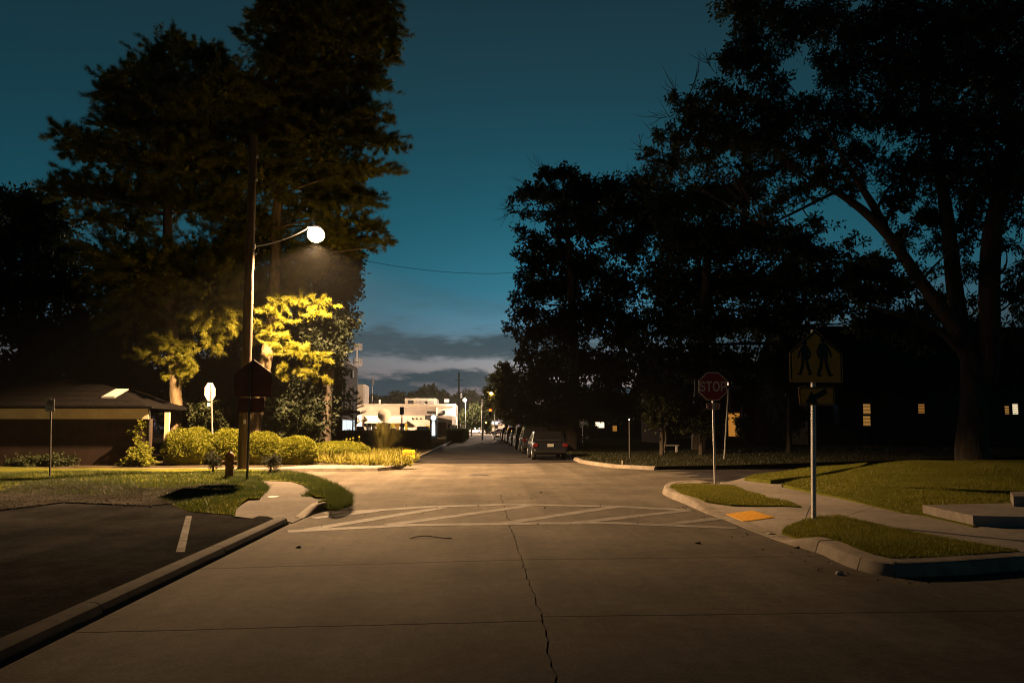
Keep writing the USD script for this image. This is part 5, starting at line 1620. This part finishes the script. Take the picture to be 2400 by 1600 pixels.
# lit trees at the far crossing
for k, (rows, Y, mat, lab, px) in enumerate([([(1090, 945, 16, 20), (1070, 960, 16, 22), (1105, 950, 20, 24), (1080, 975, 20, 14), (1112, 970, 16, 20)], 126, "street_leaf", "round street tree lit warm by the shop lamp", 1105),
                                             ([(1118, 965, 12, 14), (1128, 955, 12, 14), (1122, 985, 8, 14)], 178, "street_leaf", "small yellowish tree at the far crossing by the traffic lights", 1140)]):
    rows = [(r[0] / K * 1.02 if k == 0 else r[0], r[1] / K * 1.02, r[2], r[3]) for r in rows]
    t0 = PY(px, 1014, Y)
    t0[2] = .1
    tree("lit_street_tree", lab, [t0, PY(px, 985, Y), PY(px - 2, 955, Y)], [.16, .12, .05], cl(rows, Y, seed=30 + k, spread=1), mat, 130 + k, dens=26, L=.5, W=.28, branch=2, inner_size=.8)
# distant tree line
for k, (x, y, rx, ry) in enumerate([(858, 918, 22, 12), (910, 915, 28, 18), (985, 905, 30, 22), (955, 915, 28, 18), (1015, 915, 24, 18), (1078, 912, 24, 18), (1045, 922, 26, 14), (1105, 925, 26, 14), (885, 922, 24, 12)]):
    x, y = x / 1.0, y
    t0 = at(x * K, 1000, 260)
    t0[2] = 0
    lab = ["leftmost low tree on the skyline by the flagpole", "rounded skyline tree behind the white shops' roof pipe", "tallest skyline tree behind the shops' penthouse", "skyline tree left of the tallest one", "skyline tree right of the tallest one", "skyline tree behind the far utility pole", "low skyline tree left of the far utility pole", "low skyline tree behind the shop lamp", "low skyline tree right of the flagpole"][k]
    tree("skyline_tree", lab, [t0, at(x * K, y * K, 260)], [.5, .2], cl([(x, y, rx, ry), (x - rx * .5, y + ry * .4, rx * .7, ry * .8), (x + rx * .5, y + ry * .4, rx * .7, ry * .8), (x, y + ry * 1.6, rx * 1.3, ry * 1.2)], 260 + k, seed=50 + k), "dark_leaf", 140 + k, dens=3.2, L=1.1, W=.6, branch=.5, inner=.04, inner_size=2.6, group="trees on the skyline")
# bright little building right of the signals
lb = thing("pale_corner_building", "small pale building with a white canopy brightened by an added glow strip beyond the traffic light", "building", loc=PY(1160, 1012, 240) * [1, 1, 0])
obj("wall", fbox(1146, 992, 1186, 1020, 240, 12), "stucco_cream", lb)
obj("canopy", fbox(1147, 987, 1170, 995, 236, 10), "stucco_white", lb)
obj("canopy_glow_strip", fbox(1148, 988, 1169, 993, 235.9, .09), "sign_glow", lb)  # glowing strip added to brighten the canopy, no sign hangs here
obj("window", fbox(1161, 997, 1167, 1005, 239.9, .09), "opening_dark", lb)
l2 = thing("pale_far_shop", "pale low shop behind the white cars at the far crossing", "building", loc=PY(1110, 1012, 262) * [1, 1, 0])
obj("wall", fbox(1074, 985, 1130, 1020, 262, 14), "stucco_cream", l2)
for k in range(5):
    obj("shop_opening", fbox(1078 + 9 * k, 998, 1084 + 9 * k, 1012, 261.9, .09), "stucco_white" if k % 2 else "opening_dark", l2)
obj("roof_edge", fbox(1073, 982.5, 1131, 985, 261.7, 14.5), "awning", l2)

# ------------------------------------------------------------------ houses on the right
def window(parent, px0, py0, px1, py1, Y, mat, slats=0, label=None):
    w = obj("window", cat([fbox(px0 - 1.6, py0 - 1.6, px1 + 1.6, py0, Y - .05, .045), fbox(px0 - 1.6, py1, px1 + 1.6, py1 + 1.6, Y - .05, .045), fbox(px0 - 1.6, py0, px0, py1, Y - .05, .045), fbox(px1, py0, px1 + 1.6, py1, Y - .05, .045)]), "house_trim", parent, label=label)
    obj("lit_room", fbox(px0, py0, px1, py1, Y - .012, .01), mat, w)
    if slats:
        hgt = (py1 - py0) / slats
        obj("blind", cat([fbox(px0 + .3, py0 + hgt * (k + .15), px1 - .3, py0 + hgt * (k + .62), Y - .03, .012) for k in range(slats)]), "blind_slat", w, kind="stuff")
    obj("pane", fbox(px0, py0, px1, py1, Y - .042, .006), "window_glass", w)
    return w


YH = 46.0
hs_ = thing("dark_house", "dark gabled house behind the huge tree with a few blind-covered lit windows", "house", loc=PY(2150, 1060, YH) * [1, 1, 0] + [0, 0, .4])
A, B = PY(1895, 1060, YH), PY(2560, 1060, YH)
eave = PY(1900, 880, YH)[2]
obj("wall", box(A[0], B[0], YH, YH + 9, .3, eave), "house_siding", hs_)
ridge = PY(2150, 765, YH + 4.5)[2]
rfp = Polygon([(YH - .6, eave - .05), (YH + 4.5, ridge), (YH + 9.6, eave - .05), (YH + 9.6, eave - .2), (YH + 4.5, ridge - .16), (YH - .6, eave - .2)])
v, f = arr(prism(rfp, B[0] - A[0] + .8))
obj("roof", (np.c_[A[0] - .4 + v[:, 2], v[:, 0], v[:, 1]], f), "roof_shingle", hs_)
gab = Polygon([(YH, eave - .1), (YH + 4.5, ridge - .2), (YH + 9, eave - .1)])
for x in (A[0], B[0] - .1):
    v, f = arr(prism(gab, .1))
    obj("gable", (np.c_[x + v[:, 2], v[:, 0], v[:, 1]], f), "house_siding", hs_)
window(hs_, 2023, 946, 2040, 969, YH, "window_warm", 7, "upper lit sash of the tall blind-covered window")
window(hs_, 2023, 974, 2040, 997, YH, "window_warm", 7, "lower lit sash of the tall blind-covered window")
window(hs_, 2152, 946, 2167, 968, YH, "window_orange", 6, "dim blind-covered window")
window(hs_, 2355, 950, 2365, 970, YH, "window_warm", 5)
window(hs_, 2373, 946, 2386, 970, YH, "window_bright", 5)
window(hs_, 1953, 950, 1966, 990, YH, "opening_dark", 0)
ph = thing("porch_house", "dark house with an orange lit porch seen through the trees right of the stop sign", "house", loc=PY(1720, 1010, 56) * [1, 1, 0] + [0, 0, .4])
obj("wall", fbox(1560, 905, 1850, 1062, 57, 9), "house_siding", ph)
a, b = PY(1540, 905, 56.2), PY(1870, 905, 56.2)
v, f = arr(prism(Polygon([(56.2, a[2]), (61.5, a[2] + 2.6), (67, a[2]), (67, a[2] - .15), (61.5, a[2] + 2.45), (56.2, a[2] - .15)]), b[0] - a[0]))
obj("roof", (np.c_[a[0] + v[:, 2], v[:, 0], v[:, 1]], f), "roof_shingle", ph)
obj("porch_glow_panel", fbox(1707, 968, 1735, 1022, 56.9, .09), "window_orange", ph)  # glowing panel in place of the porch wall under its lamp
obj("porch_post", fbox(1704, 950, 1708, 1030, 56.0, .15), "house_trim", ph)
obj("porch_post", fbox(1738, 950, 1742, 1030, 56.0, .15), "house_trim", ph)
window(ph, 1795, 960, 1799, 970, 57, "window_orange")
window(ph, 1807, 958, 1811, 968, 57, "window_warm")
window(ph, 1655, 985, 1662, 1012, 57, "opening_dark")
loose_shrub("added_corner_bush", "tall dark bush added to darken the left corner of the gabled house", 1815, 930, 60, 80, 43.0, "dark_leaf", 90, L=.22, W=.12, dens=45)  # bush put in to cover the lamplit house corner
loose_shrub("porch_shrub", "dark leafy shrub half hiding the orange lit porch", 1712, 980, 30, 36, 50.0, "dark_leaf", 88, L=.2, W=.12, dens=40)
eh = thing("lit_window_house", "dark house far right of the street with one bright and one orange window", "house", loc=PY(1420, 1010, 88) * [1, 1, 0] + [0, 0, .2])
obj("wall", fbox(1380, 965, 1560, 1034, 88, 9), "house_siding", eh)
a, b = PY(1370, 965, 87), PY(1570, 965, 87)
v, f = arr(prism(Polygon([(87, a[2]), (92.5, a[2] + 2.6), (98, a[2]), (98, a[2] - .15), (92.5, a[2] + 2.45), (87, a[2] - .15)]), b[0] - a[0]))
obj("roof", (np.c_[a[0] + v[:, 2], v[:, 0], v[:, 1]], f), "roof_shingle", eh)
window(eh, 1395, 989, 1416, 1002, 88, "window_bright")
window(eh, 1436, 997, 1446, 1010, 88, "window_orange")
loose_shrub("roadside_bush", "low dark bushes between the parked cars and the far house", 1330, 990, 60, 20, 84, "dark_leaf", 91, L=.35, W=.2, dens=16)
loose_shrub("house_shrub", "dark shrub cutting into the bright window of the far house", 1365, 985, 12, 14, 84, "dark_leaf", 89, L=.3, W=.2, dens=20)
# garden lamp post
c = at(1475, 983, 33)
gl_ = thing("garden_lamp", "slim dark garden lamp post with a tiny white light", "lamp post", loc=(c[0], c[1], .15))
obj("post", tube([[c[0], c[1], .1], [c[0], c[1], c[2] - .06]], [.045, .03], 8), "dark_metal", gl_)
obj("bulb", (np.array(trimesh.creation.icosphere(2).vertices) * .03 + c, np.array(trimesh.creation.icosphere(2).faces)), "small_lamp", gl_)
obj("cap", lathe([(0, .07), (.05, .04), (.05, .03), (0, .03)], 10, c), "dark_metal", gl_)
# short marker stub and bench
c = at(1459, 1066, 28)
c[2] = .12
mk = thing("utility_marker", "short pale marker stub in the dark far lawn", "marker", loc=c)
obj("stub", tube([c, c + [0, 0, .17]], .035, 8), "pebble", mk)
obj("cap", tube([c + [0, 0, .17], c + [0, 0, .20]], .045, 8), "rust_paint", mk)
c = at(1570, 1036, 40)
c[2] = .2
bn = thing("garden_bench", "small pale bench in the dark front garden", "bench", loc=c)
obj("seat", box(c[0] - .5, c[0] + .5, c[1] - .15, c[1] + .15, c[2] + .38, c[2] + .43), "sign_back", bn)
for s in (-.38, .38):
    obj("leg", box(c[0] + s - .04, c[0] + s + .04, c[1] - .13, c[1] + .13, c[2] - .05, c[2] + .38), "sign_back", bn)
# lit strip of grass with posts beyond the parked cars
gs = Polygon([G(1306, 1027, .14)[:2], G(1368, 1026, .14)[:2], G(1368, 1022, .14)[:2], G(1304, 1022.5, .14)[:2]])
for k, (px, h, lab) in enumerate([(1334, 1.1, "pale bollard beyond the parked cars"), (1319, .35, "short stump left of the pale bollard"), (1358, .35, "short stump right of the pale bollard")]):
    c = at(px, 1028, 72)
    c[2] = .12
    t = thing("bollard", lab, "bollard", loc=c)
    obj("shaft", lathe([(0, 0), (.14, 0), (.13, h * .9), (.09, h), (0, h)], 10, c), "kerb_concrete", t)
    obj("collar", lathe([(.135, h * .7), (.15, h * .72), (.15, h * .78), (.13, h * .8)], 10, c), "galvanised", t)
glow_lamp("driveway_lamp", "driveway lamp hidden behind the parked cars' tree", 1345, 900, 76, .08, "far_lamp_amber") if False else None


# ------------------------------------------------------------------ cars
def make_car(name, label, paint, base, yaw=0.0, suv=True, group=None, catg="car"):
    """Local: x across, y forward, rear at -y."""
    base = np.asarray(base, float)
    t = thing(name, label, catg, loc=base, group=group)
    ca, sa = math.cos(yaw), math.sin(yaw)

    def W_(m):
        v, f = arr(m)
        return np.c_[v[:, 0] * ca - v[:, 1] * sa, v[:, 0] * sa + v[:, 1] * ca, v[:, 2]] + base, f

    Lh, w = (2.3, .92) if suv else (2.35, .90)
    belt = 1.02 if suv else .92
    roof = 1.66 if suv else 1.44
    S = lambda pts, r: m3.Manifold.batch_hull([m3.Manifold.sphere(r, 12).translate(tuple(p)) for p in pts])
    low = []
    for s in (-1, 1):
        low += [(s * (w - .14), -Lh + .12, .42), (s * (w - .12), -Lh + .12, .62), (s * (w - .16), -Lh + .16, belt - .1), (s * (w - .1), -1.2, .34), (s * (w - .1), 1.2, .34), (s * (w - .10), -1.0, belt - .1), (s * (w - .1), 1.0, belt - .13),
                (s * (w - .18), Lh - .14, .42), (s * (w - .2), Lh - .14, .66), (s * (w - .2), 1.7, belt - .18)]
    body = S(low, .1)
    if suv:
        gb_ = [(-Lh + .2, belt - .05), (1.35, belt - .05)]
        gt = [(-Lh + .5, roof - .06), (.35, roof - .04)]
    else:
        gb_ = [(-Lh + .75, belt - .05), (1.25, belt - .05)]
        gt = [(-Lh + 1.35, roof - .06), (.2, roof - .05)]
    wb_, wt_ = w - .09, w - .24
    r = .05
    green = S([(s * wb_, y, z) for s in (-1, 1) for y, z in gb_] + [(s * wt_, y, z) for s in (-1, 1) for y, z in gt] + [(0, gt[0][0], gt[0][1] + .03), (0, gt[1][0], gt[1][1] + .03)], r)
    solid = body + green
    wheels = [(s, y) for s in (-1, 1) for y in (-1.38, 1.38)]
    for s, y in wheels:
        cyl = m3.Manifold.cylinder(.34, .39, .39, 24).rotate((0, 90, 0)).translate((s * w - (.34 if s > 0 else 0) + (.04 if s > 0 else -.04), y, .33))
        solid = solid - cyl
    obj("body", W_(solid), paint, t, smooth=35)

    def face(c4_, off):
        c = [np.asarray(q, float) for q in c4_]
        n = np.cross(c[1] - c[0], c[3] - c[0])
        n /= np.linalg.norm(n)
        return [q + n * off for q in c], n

    def pane(name, corners, ins=(.08, .1), mat="car_glass"):
        c, n = face(corners, r + .004)
        u0, v0 = ins
        P = lambda u, v: (c[0] * (1 - u) + c[1] * u) * (1 - v) + (c[3] * (1 - u) + c[2] * u) * v
        q = np.array([P(u0, v0), P(1 - u0, v0), P(1 - u0, 1 - v0), P(u0, 1 - v0)])
        vv = np.vstack([q, q - n * .012])
        ff = np.array([[0, 1, 2], [0, 2, 3], [4, 6, 5], [4, 7, 6], [0, 4, 5], [0, 5, 1], [1, 5, 6], [1, 6, 2], [2, 6, 7], [2, 7, 3], [3, 7, 4], [3, 4, 0]])
        return obj(name, W_((vv, ff)), mat, t)

    bl = [(-wb_, gb_[0][0], gb_[0][1]), (wb_, gb_[0][0], gb_[0][1]), (wt_, gt[0][0], gt[0][1]), (-wt_, gt[0][0], gt[0][1])]
    pane("rear_window", bl, (.10, .16))
    fw = [(wb_, gb_[1][0], gb_[1][1]), (-wb_, gb_[1][0], gb_[1][1]), (-wt_, gt[1][0], gt[1][1]), (wt_, gt[1][0], gt[1][1])]
    pane("windscreen", fw, (.08, .14))
    for s in (-1, 1):
        e0, e1 = np.array([s * wb_, gb_[0][0], gb_[0][1]]), np.array([s * wb_, gb_[1][0], gb_[1][1]])
        g0, g1 = np.array([s * wt_, gt[0][0], gt[0][1]]), np.array([s * wt_, gt[1][0], gt[1][1]])
        for u0, u1 in ((.10, .34), (.36, .60), (.62, .93)):
            q = [e0 + (e1 - e0) * u0, e0 + (e1 - e0) * u1, g0 + (g1 - g0) * u1, g0 + (g1 - g0) * u0]
            if s < 0:
                q = [q[1], q[0], q[3], q[2]]
            pane("side_window", q, (.04, .16))
    for s, y in wheels:
        prof = [(.16, -.1), (.30, -.11), (.33, -.07), (.335, .07), (.31, .11), (.21, .115), (.2, .09), (.0, .085)]
        v, f = lathe(prof, 20)
        v = np.c_[v[:, 2] * s, v[:, 0], v[:, 1]] + [s * (w - .13), y, .335]
        wh = obj("wheel", W_((v, f)), "tyre", t, smooth=35)
        v, f = lathe([(.2, .092), (.19, .118), (.06, .125), (0, .125)], 10)
        v = np.c_[v[:, 2] * s, v[:, 0], v[:, 1]] + [s * (w - .13), y, .335]
        obj("rim", W_((v, f)), "rim", wh)
    for s in (-1, 1):
        obj("tail_light", W_(rbox(s * (w - .16) - .13, s * (w - .16) + .13, -Lh - .012, -Lh + .2, belt - .26, belt - .08, .03)), "tail_red", t)
        obj("headlight", W_(rbox(s * (w - .24) - .16, s * (w - .24) + .16, Lh - .2, Lh - .02, .62, .76, .03)), "plate_white", t)
        obj("mirror", W_(rbox(s * (w + .02) - .07, s * (w + .02) + .07, .75, .9, belt - .02, belt + .12, .03)), paint, t)
        obj("door_handle", W_(box(s * (w - .0) - .008, s * (w - .0) + .008, -.35, -.18, belt - .14, belt - .11)), "rim", t)
    obj("plate", W_(box(-.16, .16, -Lh - .006, -Lh + .01, .68, .83)), "plate_white", t)
    obj("bumper", W_(rbox(-w + .08, w - .08, -Lh - .02, -Lh + .2, .36, .55, .05)), paint, t)
    if suv:
        obj("spoiler", W_(rbox(-wt_ + .02, wt_ - .02, gt[0][0] - .12, gt[0][0] + .15, roof - .03, roof + .03, .02)), paint, t)
    return t


row = [(34.0, False, "paint_black", "nearest parked car, a black hatchback seen from behind"), (42.5, True, "paint_grey", "second parked car, a dark grey off-roader glinting on its left side"), (51, True, "paint_navy", "third parked car of the row, dark blue and boxy"),
       (59.5, False, "paint_silver", "fourth parked car of the row, a silver saloon"), (68, True, "paint_grey", "fifth parked car of the row, small and grey"), (76, False, "paint_silver", "sixth parked car of the row, pale saloon"), (84.5, True, "paint_black", "seventh parked car, almost hidden behind the others"), (93, False, "paint_grey", "farthest parked car at the end of the row")]
for Y, suv, paint, lab in row:
    make_car("parked_car", lab, paint, (XRF - 1.15, Y + 2.3, 0), 0.0, suv, "cars parked along the right kerb")
# cars in the lot behind the hedge: roofs show
for px, Y, paint, suv, lab in ((843, 88, "paint_black", True, "dark car roof at the left end of the car park behind the hedge"), (886, 96, "paint_silver", False, "silver car roof peeking over the hedge below the awning"), (918, 96, "paint_white", False, "white car roof peeking over the hedge by the amber window"), (992, 90, "paint_white", True, "pale off-roader roof peeking over the hedge near the pylon sign")):
    q = PY(px, 1003, Y)
    make_car("car_park_car", lab, paint, (q[0], Y, .12), 0.05, suv, "cars in the car park behind the hedge")
q = PY(1112, 1013, 205)
make_car("white_suv", "white off-roader parked side-on under the far shop", "paint_white", (q[0], 205, .0), math.pi / 2, True)
q = PY(1122, 1011, 214)
make_car("white_suv", "second white car just behind the side-on white off-roader", "paint_white", (q[0], 214, .0), math.pi / 2, True)
q = PY(1172, 1013, 160)
make_car("purple_car", "purplish car at the far crossing beyond the parked row", "paint_purple", (q[0], 160, .0), 1.2, False)

# ------------------------------------------------------------------ small things on the ground
mh = G(1124, 1112)
obj("manhole_cover", lathe([(0, .002), (.33, .002), (.34, .008), (.30, .012), (.28, .008), (0, .009)], 24, (mh[0], mh[1], 0)), "dark_metal", label="round dark manhole cover in the middle of the crossing", cat="manhole cover")
mh = G(640, 1164, .14)
obj("valve_cover", lathe([(0, .0), (.11, .0), (.11, .006), (0, .007)], 14, (mh[0], mh[1], float(zL(mh[0], mh[1])[0]))), "dark_metal", label="small dark valve cover in the left sidewalk", cat="valve cover")
rs = np.random.default_rng(3)
for k, (px, py, r, mat, lab) in enumerate([(1808, 1254, .045, "pebble", "pale stone lying in the gutter by the ramp"), (1868, 1284, .03, "dry_leaf", "crumpled leaf in the gutter by the kerb joint"), (1968, 1346, .035, "pebble", "small pale scrap on the road near the kerb"), (1267, 1154, .03, "pebble", "pale stone on the road beyond the crosswalk"), (1635, 1273, .03, "dry_leaf", "brown leaf on the road right of the joint"), (700, 1283, .03, "dry_leaf", "dark leaf on the road by the left kerb")]):
    c = G(px, py)
    v = np.array(trimesh.creation.icosphere(1).vertices) * rs.uniform(.6, 1.2, (42, 1)) * [r * 1.4, r, r * .6] + [c[0], c[1], r * .4]
    obj("litter" if mat == "dry_leaf" else "stone", (v, trimesh.creation.icosphere(1).faces), mat, label=lab, cat="leaf" if mat == "dry_leaf" else "stone")
tw = G(1010, 1262)
obj("twig", tube(curve([tw + [-.3, 0, .01], tw + [0, .1, .02], tw + [.12, .02, .015], tw + [.3, 0, .01]], 10), .007, 5), "dry_leaf", label="thin twig lying on the road before the crosswalk", cat="twig")

rl = np.random.default_rng(21)
pl_ = []
for s_ in rl.uniform(full_a, kl.length * .8, 60):
    p = np.array(kl.interpolate(s_).coords[0])
    pl_.append([p[0] - abs(rl.normal(0, .25)) - .05, p[1] - rl.uniform(0, .3), .008])
for x, y in in_poly(rl, upper.intersection(sbox(5, 8, 16, 22)), 60):
    pl_.append([x, y, float(zlawn(x, y)[0]) + .04])
for x, y in in_poly(rl, Polygon([(-3, 9), (4, 9), (4.4, 17), (-3, 16)]), 45):
    pl_.append([x, y, .008])
pl_ = np.array(pl_)
dd_ = unit(np.c_[rl.normal(size=(len(pl_), 2)), rl.uniform(-.05, .35, len(pl_))])
obj("fallen_leaves", leaf_mesh(pl_, dd_, rl.uniform(.02, .05, len(pl_)), .025, rl), "dry_leaf", kind="stuff", label="small dry leaves scattered in the gutter, on the lawn and the road", cat="leaves")

# ------------------------------------------------------------------ thin haze volume added for lamp glow and lifted blacks
if HAZE:
    usdkit.material(stage, "/World/Looks/haze", {"v": ("principled_volume", {"color": (.9, .9, .9), "density": HAZE, "anisotropy": 0.0})}, [], volume="v.volume")
    obj("haze", box(-150, 160, -40, 330, -2, 40), "haze", kind="stuff", label="thin haze volume added for a glow round the lamps", cat="haze")
